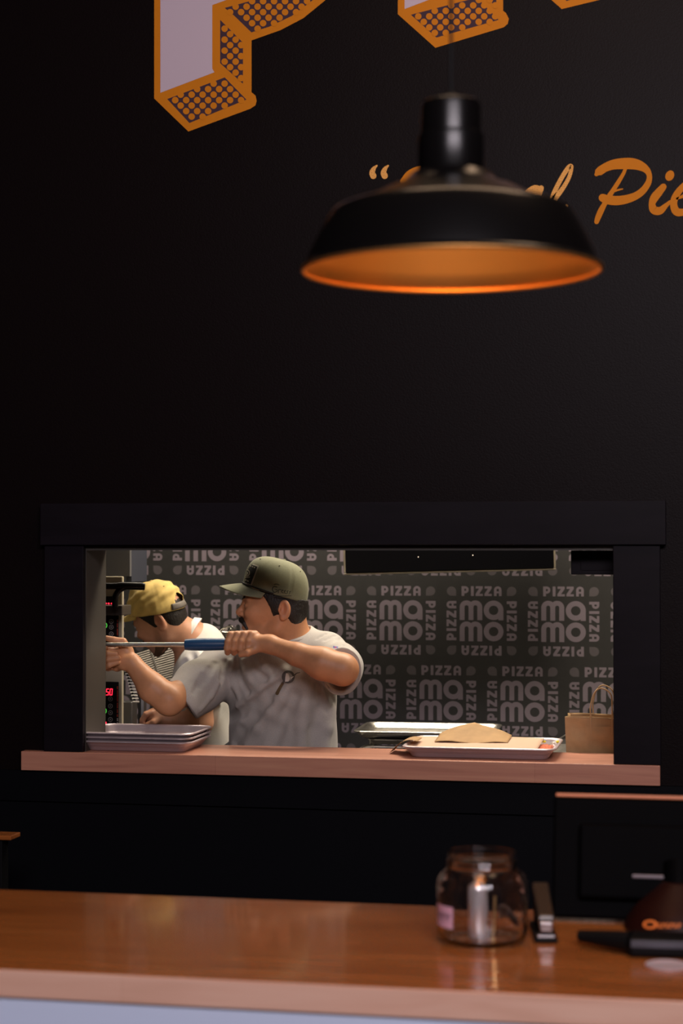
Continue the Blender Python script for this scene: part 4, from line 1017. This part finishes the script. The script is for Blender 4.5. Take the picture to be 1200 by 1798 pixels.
# left fist round the grip
GX = A(428, 1131, 5.60)
GD = D(321, 1132, 5.60) - D(395, 1131, 5.60); GD /= np.linalg.norm(GD)   # towards image left
def GP(t, a, r):   # t metres along the grip from GX (positive = image left), angle a (0 = towards camera, 90 = up), radius r
    return GX + GD * t + (-FW * math.cos(a) + UPZ * math.sin(a)) * r
dg = math.radians
ops += [('+', RC(WRL, GX - GD * .030 + UPZ * .004 - FW * .008, .026, .027), .02), ('+', EL(GX - GD * .022 + FW * .012 + UPZ * .008, [.035, .030, .030]), .02), ('+', RC(GX - GD * .02 + UPZ * .018 - FW * .004, GX + GD * .030 + UPZ * .018 + FW * .016, .020, .016), .018)]
for k, (t, ln, rr) in enumerate(((-.016, 1.0, .0105), (.006, 1.05, .0108), (.027, 1.0, .0105), (.047, .92, .0095))):
    rb = .0275
    pts = [GP(t - .020, dg(78), rb + .004), GP(t - .008, dg(62), rb + .006), GP(t, dg(22), rb + .001), GP(t + .002, dg(-22), rb - .001), GP(t + .002, dg(-72), rb - .002), GP(t, dg(-108), rb - .003)]
    ops += finger(pts, [rr + .001, rr + .0018, rr, rr + .0008, rr - .0008, rr - .0015], .005)
ops += finger([GX - GD * .050 - UPZ * .004 - FW * .016, GX - GD * .033 - UPZ * .016 - FW * .026, GP(-.014, dg(-32), .045), GP(.006, dg(-40), .044)], [.015, .0135, .0115, .0095], .010)
# right arm
ops += [('+', RC(SHR, ELR, .050, .045), .03), ('+', RC(ELR, A(268, 1208, 5.642), .046, .043), .02), ('+', RC(A(268, 1208, 5.642), WRR, .043, .027), .02), ('+', EL(A(300, 1240, 5.63), [.02, .02, .02]), .02)]
# right hand: palm towards camera, thumb above the rod, fingers curled below
ops += [('+', RC(WRR, A(216, 1158, 5.672), .026, .024), .015), ('+', RC(A(218, 1150, 5.676), A(206, 1170, 5.676), .020, .017), .015), ('+', RC(A(222, 1141, 5.678), A(206, 1146, 5.68), .018, .016), .015), ('+', EL(A(216, 1164, 5.655), [.020, .014, .022]), .012)]
ops += finger([A(226, 1143, 5.672), A(216, 1127, 5.668), A(200, 1124, 5.664), A(187, 1120.5, 5.664)], [.014, .0125, .0105, .0085], .010)
ops += finger([A(214, 1145, 5.685), A(197, 1143, 5.675), A(184, 1141, 5.662), A(185.5, 1137, 5.646)], [.011, .0105, .0095, .0085], .008)
ops += finger([A(211, 1152, 5.688), A(190, 1151, 5.672), A(178, 1149, 5.650), A(190, 1147, 5.636), A(204, 1148, 5.634)], [.011, .0105, .010, .0095, .0088], .006)
ops += finger([A(209, 1160, 5.688), A(189, 1162, 5.672), A(178, 1161, 5.650), A(190, 1158, 5.636), A(207, 1155.5, 5.634)], [.011, .0105, .010, .0095, .0088], .006)
ops += finger([A(207, 1169, 5.684), A(190, 1173, 5.668), A(181, 1172, 5.650), A(192, 1168, 5.638), A(207, 1163, 5.638)], [.010, .0098, .0092, .0086, .0078], .006)
# legs and feet
def legs(ops, PEL, side, n, ground=0.0, k=.04):
    out = []
    for sg in (1, -1):
        hip = PEL + side * sg * .09 - UPZ * .03; kn = hip + side * sg * .02 + n * .03; kn[2] = .50; an = kn - n * .02; an[2] = .085; toe = an + n * .17; toe[2] = .035
        out.append((hip, kn, an, toe)); ops += [('+', RC(hip, kn, .082, .055), k), ('+', RC(kn, an, .052, .035), .03), ('+', RC(an - UPZ * .035, toe, .038, .030), .03)]
    return out
SD1 = np.cross(N1, UPZ); N1f = np.array([N1[0], N1[1], 0]); N1f /= np.linalg.norm(N1f); 
SDx = np.cross(UPZ, N1f)
lg = legs(ops, PEL, SDx, N1f)
body, BV, BF = sdf_obj('body', ops, M['skin'], man, .0019, color=skin_color(H1, .22), label='tanned skin of face, neck and arms')
# hair, moustache, brow, eyes
hops = [('+', H1.E(-18, 22, 0, 102, 98, 79), 0), ('+', H1.E(-70, -30, 0, 38, 48, 58), .03), ('-', H1.E(70, -30, 0, 90, 92, 120), .008), ('-', H1.E(-44, -26, 84, 22, 34, 16), .006), ('-', H1.E(-44, -26, -84, 22, 34, 16), .006), ('-', H1.E(-30, -120, 0, 120, 48, 120), .006), ('-', HS(H1(-8, 46, 0), -(H1.u * math.cos(math.radians(16)) - H1.f * math.sin(math.radians(16)))), 0.004)]
sb = [('+', H1.E(-24, 2, 70, 11, 26, 7), .008), ('+', H1.E(-24, 2, -70, 11, 26, 7), .008)]
sdf_obj('hair', hops + sb, M['hair'], man, .0024, disp=hairtex(.0012, 700, H1), label='short dark brown hair')
mops = []
for sg in (1, -1): mops += [('+', H1.R((100, -50, 2 * sg), (88, -60, 24 * sg), 9.5, 7.5), .004), ('+', H1.R((88, -60, 24 * sg), (78, -78, 31 * sg), 7.5, 4.5), .004)]
sdf_obj('moustache', mops, M['hair'], man, .0018, disp=hairtex(.0009, 900, H1), label='thick dark moustache')
bops = []
for sg in (1, -1): bops += [('+', H1.R((93, 20, 14 * sg), (86, 26, 32 * sg), 4.2, 4.2), .003), ('+', H1.R((86, 26, 32 * sg), (70, 21, 48 * sg), 4.2, 2.5), .003)]
sdf_obj('eyebrows', bops, M['hair'], man, .0015)
for sg in (1, -1):
    b = MB(); c = H1(78.2, -1, 32 * sg)
    for (r, off, m) in ((.0090, 0, 0), (.0050, .0046, 1)):
        cc = c + H1.f * off
        b.grid(lambda u, v: cc + r * (H1.f * math.cos(PIf * v) + (H1.u * math.cos(2 * PIf * u) + H1.s * math.sin(2 * PIf * u)) * math.sin(PIf * v)), 16, 10, m, closeu=True)
    b.build('eye', [M['eyew'], M['eyed']], man, smooth=True)
# shirt
def folds(fl):
    return [('+' if sg > 0 else '-', RC(a, b, r, r2), k) for (sg, a, b, r, r2, k) in fl]
tor2 = SQ(RC(A(497, 1205, 5.83), A(497, 1330, 5.84), .186, .186), A(497, 1195, 5.83), N1, .70)
sops = [('+', tor2, 0), ('+', RC(SHL + FW * .02 - RT * .02, SHR + RT * .02 + UPZ * .012, .060, .066), .06), ('+', RC(A(512, 1128, 5.83), A(510, 1145, 5.84), .070, .085), .05),
        ('+', SQ(RC(A(500, 1330, 5.84), PEL + UPZ * .02, .166, .165), PEL, N1, .75), .03)]
SQL = lambda pr: SQ(pr, A(600, 1180, 5.6), RT, .80)
sops += [('+', RC(SHL, A(597, 1170, 5.66), .064, .068), .04), ('+', SQL(RC(A(598, 1176, 5.66), A(602, 1181, 5.55), .074, .076)), .03)]
sops += [('+', RC(SHR + UPZ * .006, A(350, 1204, 5.80), .072, .078), .05), ('+', RC(A(350, 1206, 5.80), A(316, 1233, 5.70), .078, .074), .03)]
# cut the sleeves flat at the hems and hollow them
dl = A(604, 1184, 5.54) - A(588, 1160, 5.66); dl /= np.linalg.norm(dl); hl_ = A(601, 1180, 5.578)
dr_ = -RT * .80 - UPZ * .56 - FW * .16; dr_ /= np.linalg.norm(dr_); hr_ = A(321, 1228, 5.715)
import types
class CutCap:   # removes everything beyond a hem plane, only near the arm's end
    def __init__(s, pt, n, R): s.pt = np.array(pt, np.float32); s.n = np.array(n, np.float32); s.R = R; s.bb = None
    def __call__(s, p):
        q = p - s.pt; t = q @ s.n; rad = np.sqrt(np.maximum((q ** 2).sum(1) - t * t, 0)); return np.maximum(np.maximum(-t, rad - s.R), t - .25)
sops += [('-', CutCap(hl_, dl, .15), .004), ('-', CutCap(hr_, dr_, .14), .004)]
sops += [('-', SQL(RC(hl_ - dl * .05 - UPZ * .004, hl_ + dl * .05, .050, .070)), .004), ('-', RC(A(346, 1209, 5.79), hr_, .044, .062), .004), ('-', RC(hr_, hr_ + dr_ * .05, .062, .0665), .004)]
sops += [('-', RC(A(507, 1085, 5.785), A(515, 1132, 5.83), .064, .067), .006)]
FT = []
def F(sg, pts, r, k=.02, off=0.0):
    P_ = [A(u, v, d - off) for (u, v, d) in pts]
    return [(sg, P_[i], P_[i + 1], r, r, k) for i in range(len(P_) - 1)]
_tv, _tf = sdf_mesh(sops, .006); _bv = BVHTree.FromPolygons(_tv.tolist(), _tf.tolist())
def surf_fold(sg, pts, r, depth, k=.02, bv_=None):
    P_ = []
    for (u, v) in pts:
        h, nr = ray_hit(bv_ or _bv, u, v)
        if h is None: continue
        if nr @ FW > 0: nr = -nr
        P_.append(h - nr * depth if sg > 0 else h + nr * depth)
    return [('+' if sg > 0 else '-', RC(P_[i], P_[i + 1], r, r), k) for i in range(len(P_) - 1)]
fo = []
def ridge(pts, r=.010, dp=.0045, k=.012): return surf_fold(1, pts, r, dp, k)
def valley(pts, r=.009, dp=.0035, k=.012): return surf_fold(-1, pts, r, dp, k)
fo += ridge([(400, 1250), (418, 1240), (438, 1226), (458, 1210), (478, 1196), (500, 1178)], .011, .005, .016)
fo += valley([(404, 1262), (425, 1252), (447, 1237), (470, 1219), (492, 1203)], .012, .004, .018)
fo += ridge([(428, 1160), (432, 1178), (440, 1194), (450, 1206)], .008, .003)
fo += valley([(416, 1160), (419, 1180), (426, 1200), (436, 1216)], .009, .004)
fo += ridge([(404, 1162), (405, 1182), (412, 1204), (420, 1224)], .008, .004)
fo += valley([(443, 1160), (449, 1174), (458, 1186), (466, 1192)], .008, .004)
fo += ridge([(456, 1160), (464, 1172), (474, 1182)], .007, .003)
fo += valley([(556, 1203), (559, 1222), (565, 1238), (574, 1250)], .007, .004, .008)
fo += ridge([(565, 1206), (571, 1222), (580, 1238)], .006, .003, .008)
fo += valley([(574, 1206), (581, 1222), (589, 1234)], .006, .003, .008)
fo += ridge([(542, 1206), (534, 1240), (530, 1275), (529, 1312)], .013, .007, .022)
fo += valley([(516, 1222), (504, 1250), (490, 1280), (478, 1312)], .014, .005, .022)
fo += ridge([(492, 1228), (474, 1252), (452, 1280), (434, 1308)], .012, .006, .02)
fo += valley([(470, 1230), (446, 1256), (424, 1284), (412, 1306)], .013, .004, .02)
fo += ridge([(586, 1250), (578, 1280), (574, 1312)], .012, .007, .02)
fo += valley([(560, 1248), (553, 1280), (550, 1312)], .012, .005, .02)
for (u0, v0, u1, v1) in ((588, 1116, 571, 1124), (600, 1121, 584, 1130), (609, 1128, 597, 1136), (572, 1113, 558, 1121)): fo += valley([(u0, v0), ((u0 + u1) / 2, (v0 + v1) / 2 - .5), (u1, v1)], .0045, .0015, .006)
for (u0, v0, u1, v1) in ((378, 1164, 362, 1196), (394, 1162, 385, 1206), (356, 1184, 340, 1216), (368, 1172, 352, 1206)): fo += valley([(u0, v0), ((u0 + u1) / 2 + 1, (v0 + v1) / 2), (u1, v1)], .0065, .003, .010)
fo += ridge([(385, 1200), (372, 1222), (352, 1246)], .008, .004)
nf = lambda p: (.0016 * np.sin(p[:, 0] * 38 + 2.5 * np.sin(p[:, 2] * 17)) * np.sin(p[:, 2] * 23 + p[:, 1] * 30 + 2 * np.sin(p[:, 0] * 19))).astype(np.float32)
shirt, SV, SF_ = sdf_obj('t_shirt', sops + fo, M['tee'], man, .003, disp=nf, label='heather grey t-shirt', rl=2)
b = MB(); b.tube([A(512, 1119, 5.80) + (RT * math.cos(a) * .0665 + (FW * .98 + RT * .0) * math.sin(a) * .0655) + UPZ * (.010 * math.sin(a) + .012 * math.cos(a)) for a in np.linspace(0, 2 * PIf, 49)[:-1]], .0055, 8, closed=True)
b.build('collar', M['tee'], man, smooth=True, label='ribbed round collar')
# hem stitch lines
def hemring(c, n, R, fx=1.0, nm='sleeve_hem'):
    a = np.cross(n, UPZ); a /= np.linalg.norm(a); b_ = np.cross(n, a); m_ = MB(); m_.tube([c + (a * math.cos(t) * fx + b_ * math.sin(t)) * R for t in np.linspace(0, 2 * PIf, 49)[:-1]], .0028, 6, closed=True); m_.build(nm, M['tee'], man, smooth=True)
hemring(hl_ - dl * .002, dl, .0735, .80); hemring(hr_ - dr_ * .002, dr_, .0705)
# trousers and shoes
tops = []
for (hip, kn, an, toe) in lg: tops += [('+', RC(hip + UPZ * .02, kn, .098, .072), .03), ('+', RC(kn, an + UPZ * .02, .07, .055), .02)]
tops += [('+', SQ(RC(PEL + UPZ * .05, PEL - UPZ * .04, .155, .155), PEL, N1, .78), .04)]
sdf_obj('trousers', tops, M['trouser'], man, .007, label='dark trousers')
for (hip, kn, an, toe) in lg:
    sdf_obj('shoe', [('+', RC(an - UPZ * .03, toe + N1f * .01, .048, .038), 0), ('-', HS((0, 0, .0), (0, 0, 1)), 0)], M['shoe'], man, .005)
# cap
cp, dome, G = cap(H1, man, M['olive'], (-8, 38), 88, 108, 112, math.radians(16), 12, (74, 1.0, 30, 24, 1.36), M['cord'], label='olive green cap')
cbv = bvh_of(cp)
M['cream2'] = M['patchw']
sh = [([(434.5, 986), (455, 993.5), (442, 1029), (421, 1020.5)], 0), ([(436, 989), (452.3, 995), (440.4, 1026), (424, 1019)], 1)]
def q2(p0, p1, w_=1.4): return [([tuple(x) for x in q], 0) for q in ribbon2([(p0[0], p0[1], w_), (p1[0], p1[1], w_)], 1)[:1]]
for (p, q, w_) in (((438.5, 993), (441.5, 994.2), 2.0), ((443, 994.6), (444.6, 995.4), 2.2), ((446, 996), (448, 996.8), 2.0), ((427, 1016.5), (429.5, 1017.4), 2.2), ((430.6, 1018), (433, 1018.8), 2.2), ((434, 1019.4), (437.2, 1020.6), 2.0)): sh += q2(p, q, w_)
sh.append(([(434.5 + 5.0 * math.cos(t), 1006 + 6.2 * math.sin(t)) for t in np.linspace(0, 2 * PIf, 15)[:-1]], 0))
sh.append(([(434.2 + 3.4 * math.cos(t), 1005.6 + 4.2 * math.sin(t)) for t in np.linspace(0, 2 * PIf, 15)[:-1]], 1))
sh.append(([(434.0 + 2.1 * math.cos(t), 1006.4 + 2.8 * math.sin(t)) for t in np.linspace(0, 2 * PIf, 15)[:-1]], 0))
for q in ribbon2([(429, 1013, 1.2), (434, 1013.5, 1.6), (439, 1013, 1.2)], 3): sh.append(([tuple(x) for x in q], 0))
decal('front_patch', cbv, sh, cp, .0022, 'black patch with a cream border, round motif and lettering', [M['patchw'], M['patchb']], step=.0005)
M['thread'] = mat('embroidery_dark_olive', (.035, .04, .022), .8)
scr = []
for st_ in ([(487, 1031, 1.2), (481, 1030, 1.5), (478.5, 1035, 1.7), (482, 1040, 1.7), (487, 1038, 1.6), (486.5, 1035, 1.2), (483.5, 1035.5, 1.0)], [(489, 1041, 1.3), (490, 1035, 1.4), (494, 1035.5, 1.2)], [(495, 1038, 1.1), (498, 1036.5, 1.2), (496, 1035.6, 1.1), (494.5, 1039, 1.2), (498, 1041, 1.2)],
            [(499.5, 1039, 1.1), (502, 1037, 1.2), (500.5, 1036.2, 1.1), (499.5, 1040, 1.2), (502.5, 1041.6, 1.2)], [(507, 1037.2, 1.2), (504.4, 1037.6, 1.2), (505.6, 1039.6, 1.2), (504, 1042, 1.2)], [(511, 1038, 1.2), (508.6, 1038.6, 1.2), (509.8, 1040.4, 1.2), (508, 1042.6, 1.2)],
            [(480, 1043, 1.2), (495, 1046, 1.5), (512, 1045.5, 1.0)], [(482, 1026, 1.4), (486, 1025, 1.8), (491, 1026.5, 1.2)]):
    for q in ribbon2(st_, 3): scr.append(([tuple(x) for x in q], 0))
decal('side_embroidery', cbv, scr, cp, .0018, 'dark script embroidery', [M['thread']])
# print on the chest: a round cutter and a brush-handled tool
sbv = BVHTree.FromPolygons(SV.tolist(), SF_.tolist())
M['pr_dark'] = mat('print_dark_grey', (.10, .095, .09), .8); M['pr_white'] = mat('print_white', (.75, .72, .66), .8); M['pr_brown'] = mat('print_brown', (.13, .085, .04), .8)
pr_ = [([tuple(x) for x in q], 2) for q in ribbon2([(497, 1199, 4.6), (491, 1209, 5.4), (487, 1217, 6.2)], 4)]
pr_ += [([(u, v) for (u, v) in p], 0) for p in [[tuple(q) for q in r] for r in quad_circ(506.5, 1188, 11.5, 7.5, 0, 2 * PIf, 22)]]
pr_ += [([tuple(x) for x in q], 0) for q in ribbon2([(498, 1198, 3), (500, 1190, 4), (503, 1182, 3)], 3)]
pr_ += [([(502.5, 1181), (507, 1183), (509.5, 1191), (507, 1196), (501, 1196.5), (501.5, 1188)], 1), ([(510.5, 1189), (516, 1186.5), (516, 1188), (511.5, 1191.5)], 1)]
pr_ += [([tuple(x) for x in q], 0) for q in ribbon2([(507, 1178, 2), (513, 1180, 3), (517, 1185, 2.4), (521, 1181.5, 1.8), (527, 1180, 1.2)], 3)]
decal('chest_print', sbv, pr_, man, .002, 'small tool motif printed on the chest', [M['pr_dark'], M['pr_white'], M['pr_brown']])
decal('sleeve_tag', sbv, [([(585, 1134), (594, 1135.2), (594, 1139), (585.5, 1137.6)], 0), ([(588, 1135.4), (591, 1135.8), (591, 1137.6), (588, 1137.2)], 1)], man, .0015, 'tiny red and blue mark on the sleeve', [mat('tag_blue', (.08, .10, .35), .7), mat('tag_red', (.5, .04, .06), .7)])
# the rod with its blue grip
rd = thing('long_handled_tool', 'long steel rod with dark blue grip held level by the man in the olive cap', 'tool', (GX[0], GX[1], GX[2]))
r0 = D(150, 1132, 5.655); r1 = D(324, 1132, 5.612); g1 = GX - GD * .028
b = MB(); b.tube([r0, r1 + GD * -.02], .0068, 16); b.build('rod', M['steel'], rd, smooth=True, label='bare steel rod')
gp = [(r1, .0095), (r1 + (g1 - r1) * .01, .0165), (r1 + (g1 - r1) * .10, .0185), (r1 + (g1 - r1) * .3, .0195), (r1 + (g1 - r1) * .55, .0185), (r1 + (g1 - r1) * .8, .0165), (g1 - (g1 - r1) * .02, .016), (g1, .012)]
b = MB(); b.tube([p for p, _ in gp], [r for _, r in gp], 24); b.build('grip', M['blue'], rd, smooth=True, label='dark blue grip')

# ---- man in the yellow cap
D2 = 6.42
c_ = A(375, 1300, D2); man2 = thing('person', 'bearded man in yellow cap, white t-shirt and apron bending his head down at the left', 'person', (c_[0], c_[1], 0))
fw2 = LEFT * .80 + FW * .44 - UPZ * .44; up2 = UPZ * .88 + LEFT * .44
H2 = HF(A(278, 1086, D2), fw2, up2, .93)
N2 = LEFT * .9 - FW * .12; N2 /= np.linalg.norm(N2)
NB = A(345, 1132, D2 + .02); PEL2 = A(400, 1420, D2 + .02); PEL2[2] = .92
SH2 = A(352, 1172, D2 - .15); SH2b = A(372, 1165, D2 + .18)
EL2, WR2 = A(352, 1268, D2 - .16), A(292, 1265, D2 - .16)
ops = head_ops(H2)
ops += [('+', RC(H2(-40, -42, 0), NB, .055, .058), .03), ('+', RC(NB, A(365, 1200, D2 + .02), .07, .12), .05)]
ops += [('+', SQ(RC(A(362, 1200, D2 + .02), A(385, 1310, D2 + .02), .135, .13), A(362, 1200, D2), N2, .78), .05), ('+', SQ(RC(A(385, 1310, D2 + .02), PEL2, .13, .14), PEL2, N2, .8), .04)]
ops += [('+', RC(SH2, SH2b, .05, .05), .05), ('+', RC(SH2, EL2, .052, .043), .03), ('+', RC(EL2, A(320, 1268, D2 - .16), .040, .033), .02), ('+', RC(A(320, 1268, D2 - .16), WR2, .033, .024), .02)]
E2b, W2b = A(356, 1270, D2 + .20), A(285, 1275, D2 + .12); ops += [('+', RC(SH2b, E2b, .052, .042), .03), ('+', RC(E2b, W2b, .042, .027), .02), ('+', RC(W2b, A(268, 1278, D2 + .10), .028, .03), .02)]
# near hand, loosely closed, knuckles up
B_ = lambda u, v, d=0.0: A(u, v, D2 - .16 + d)
ops += [('+', RC(WR2, B_(275, 1258), .026, .028), .015), ('+', EL(B_(270, 1257, .004), [.032, .026, .024]), .015)]
for k, (dz, dd) in enumerate(((0, -.022), (1.5, -.004), (3, .014), (5, .030))):
    ops += finger([B_(268, 1251 + dz, dd), B_(257, 1254 + dz, dd - .002), B_(250, 1265 + dz, dd), B_(253, 1276 + dz, dd + .004)], [.0115, .0110, .0098, .0088], .006)
ops += finger([B_(280, 1262, -.022), B_(270, 1268, -.034), B_(260, 1273, -.030), B_(252, 1277, -.020)], [.013, .012, .0105, .009], .008)
for q in range(4):
    pass
for k in range(4): ops += finger([A(268, 1277 + k, D2 + .08 + .018 * k), A(255, 1282 + k, D2 + .075 + .018 * k), A(250, 1292, D2 + .08 + .018 * k)], [.011, .010, .009], .006)
ops += finger([A(278, 1280, D2 + .075), A(266, 1287, D2 + .06)], [.012, .010], .008)
N2f = np.array([N2[0], N2[1], 0]); N2f /= np.linalg.norm(N2f); lg2 = legs(ops, PEL2, np.cross(UPZ, N2f), N2f)
sdf_obj('body', ops, M['skin'], man2, .0028, color=skin_color(H2, .85, (.60, .30, .185)), label='pinkish skin with beard stubble')
hops = [('+', H2.E(-15, 22, 0, 99, 95, 78), 0), ('+', H2.E(-70, -26, 0, 36, 50, 56), .03), ('-', H2.E(72, -34, 0, 92, 92, 120), .008), ('-', H2.E(-44, -26, 84, 22, 34, 16), .006), ('-', H2.E(-44, -26, -84, 22, 34, 16), .006), ('-', H2.E(-30, -126, 0, 120, 50, 120), .006), ('-', HS(H2(-6, 125, 0), -(H2.u * math.cos(math.radians(19)) - H2.f * math.sin(math.radians(19)))), 0.004)]
hops += [('+', H2.E(-22, -2, 70, 10, 26, 6), .008), ('+', H2.E(-22, -2, -70, 10, 26, 6), .008)]
sdf_obj('hair', hops, M['hair'], man2, .0026, disp=hairtex(.0012, 700, H2), label='short dark hair')
M['beard'] = mat('beard_brown', (.10, .055, .03), .7, bump=.8, bscale=400)
be = []
for sg in (1, -1): be += [('+', H2.R((-20, -72, 49 * sg), (30, -98, 34 * sg), 13, 15), .01), ('+', H2.R((30, -98, 34 * sg), (68, -112, 10 * sg), 15, 17), .01)]
be += [('+', H2.R((94, -50, -14), (94, -50, 14), 6, 6), .004)]
sdf_obj('beard', be, M['beard'], man2, .0024, disp=hairtex(.0012, 900, H2), label='short brown beard')
for sg in (1, -1):
    b = MB(); c = H2(78.2, -1, 32 * sg)
    for (r, off, m) in ((.0086, 0, 0), (.0047, .0044, 1)):
        cc = c + H2.f * off
        b.grid(lambda u, v: cc + r * (H2.f * math.cos(PIf * v) + (H2.u * math.cos(2 * PIf * u) + H2.s * math.sin(2 * PIf * u)) * math.sin(PIf * v)), 16, 10, m, closeu=True)
    b.build('eye', [M['eyew'], M['eyed']], man2, smooth=True)
bops = []
for sg in (1, -1): bops += [('+', H2.R((93, 20, 14 * sg), (86, 26, 32 * sg), 4.2, 4.2), .003), ('+', H2.R((86, 26, 32 * sg), (70, 21, 48 * sg), 4.2, 2.5), .003)]
sdf_obj('eyebrows', bops, M['hair'], man2, .0018)
s2t = [('+', SQ(RC(A(368, 1205, D2 + .02), A(388, 1320, D2 + .02), .155, .155), A(362, 1200, D2), N2, .80), .03), ('+', RC(SH2 + UPZ * .0, SH2b, .066, .066), .05), ('+', RC(NB + RT * .02, A(362, 1180, D2 + .02), .075, .10), .06), ('+', SQ(RC(A(388, 1320, D2 + .02), PEL2, .155, .155), PEL2, N2, .82), .03)]
s2 = []
h2_ = A(350, 1236, D2 - .165); n2_ = EL2 - SH2; n2_ /= np.linalg.norm(n2_); h2b = SH2b + (E2b - SH2b) * .62; n2b = (E2b - SH2b); n2b /= np.linalg.norm(n2b)
s2 += [('+', RC(SH2, h2_, .068, .070), .03), ('+', RC(SH2b, h2b, .066, .066), .03), ('-', CutCap(h2_, n2_, .085), .004), ('-', RC(h2_ - n2_ * .05, h2_ + n2_ * .05, .058, .064), .004), ('-', CutCap(h2b, n2b, .085), .004), ('-', RC(h2b - n2b * .05, h2b + n2b * .05, .054, .06), .004)]
s2 += s2t + [('-', RC(H2(-42, -50, 0), NB + UPZ * .004, .058, .062), .006)]
_tv, _tf = sdf_mesh(s2, .008); _bv2 = BVHTree.FromPolygons(_tv.tolist(), _tf.tolist())
for pts in ([(325, 1165), (322, 1185), (330, 1215)], [(338, 1150), (345, 1175), (352, 1200)], [(360, 1140), (372, 1160), (380, 1190)]): s2 += surf_fold(-1, pts, .009, .004, .02, _bv2)
sdf_obj('t_shirt', s2, M['tee2'], man2, .0038, disp=nf, label='off-white t-shirt', rl=2)
# apron: neck strap and bib
def strap():
    """flat band lying on the neck"""
    b = MB()
    cN = A(333, 1111, D2 + .01); axn = (-RT * .86 + UPZ * .5); axn /= np.linalg.norm(axn)
    e1 = np.cross(axn, FW); e1 /= np.linalg.norm(e1); e2 = np.cross(axn, e1)
    def fn(u, v):
        a = 2 * PIf * u; r = .0600
        return cN + (e1 * math.cos(a) + e2 * math.sin(a)) * r + axn * ((v - .5) * .024) + (e1 * math.cos(a) + e2 * math.sin(a)) * .010 * (.5 - v)
    b.grid(fn, 48, 5, closeu=True); return b
strap().build('apron_strap', M['apron'], man2, smooth=True, solid=.002, label='bright white apron strap round the neck')
ap = [('+', SQ(RC(A(362, 1215, D2 + .02), PEL2 - UPZ * .25, .168, .175), A(362, 1200, D2), N2, .82), 0), ('-', SQ(RC(A(362, 1200, D2 + .02), PEL2 - UPZ * .3, .163, .168), A(362, 1200, D2), N2, .82), 0), ('-', HS(A(362, 1200, D2 + .02) + N2 * .055, N2), .0), ('-', HS(A(362, 1212, D2), -UPZ), 0)]
try: sdf_obj('apron', ap, M['apron'], man2, .005, label='white apron')
except Exception as e: print('apron', e)
tops = []
for (hip, kn, an, toe) in lg2: tops += [('+', RC(hip + UPZ * .02, kn, .095, .07), .03), ('+', RC(kn, an + UPZ * .02, .068, .053), .02)]
tops += [('+', SQ(RC(PEL2 + UPZ * .04, PEL2 - UPZ * .04, .148, .148), PEL2, N2, .8), .04)]
sdf_obj('trousers', tops, M['trouser'], man2, .008, label='dark trousers')
for (hip, kn, an, toe) in lg2:
    sdf_obj('shoe', [('+', RC(an - UPZ * .03, toe + N2f * .01, .048, .038), 0), ('-', HS((0, 0, .0), (0, 0, 1)), 0)], M['shoe'], man2, .006)
cp2, dome2, G2 = cap(H2, man2, M['yellowcap'], (-14, 27), 90, 111, 114, math.radians(19), 8, (60, 1.0, 18, 16, 1.1), None, wr=5.0, label='yellow cloth cap with an open back strap', back_gap=True)
b = MB(); M['strapg'] = mat('cap_strap_grey', (.17, .15, .13), .6)
b.grid(lambda u, v: dome2(.5 + (u - .5) * .19, .01 + .12 * v) + (dome2(.5 + (u - .5) * .17, .05) - G2(0, 0, 0)) * .03, 14, 4); b.build('strap', M['strapg'], cp2, smooth=True, solid=.0015, label='grey adjuster strap')

# wire whisk hanging in the gap between the two men (thin pale wires)
t = thing('wire_bundle', 'tangle of thin bright wires on the rear worktop behind the fist', 'wire', D(405, 1110, 6.9))
b = MB(); qq = D(398, 1114, 6.9); b.tube([(qq[0], qq[1], 0), qq], .012, 10); b.lathe([(0, -.004), (.03, -.004), (.034, .01), (.033, .011), (.028, 0), (0, 0)], qq, 20); b.build('holder', M['steel'], t, smooth=True)
for k in range(7):
    b = MB(); q = [D(382 + 4 * k, 1112 + (k % 3) * 2, 6.9), D(392 + 3.5 * k, 1103 - (k % 4), 6.9), D(402 + 2 * k, 1100 + (k % 3) * 2, 6.88), D(408 + k, 1108, 6.9)]
    b.tube(cat(q, 5), .0013, 6); b.build('wire', M['steel'], t, smooth=True)
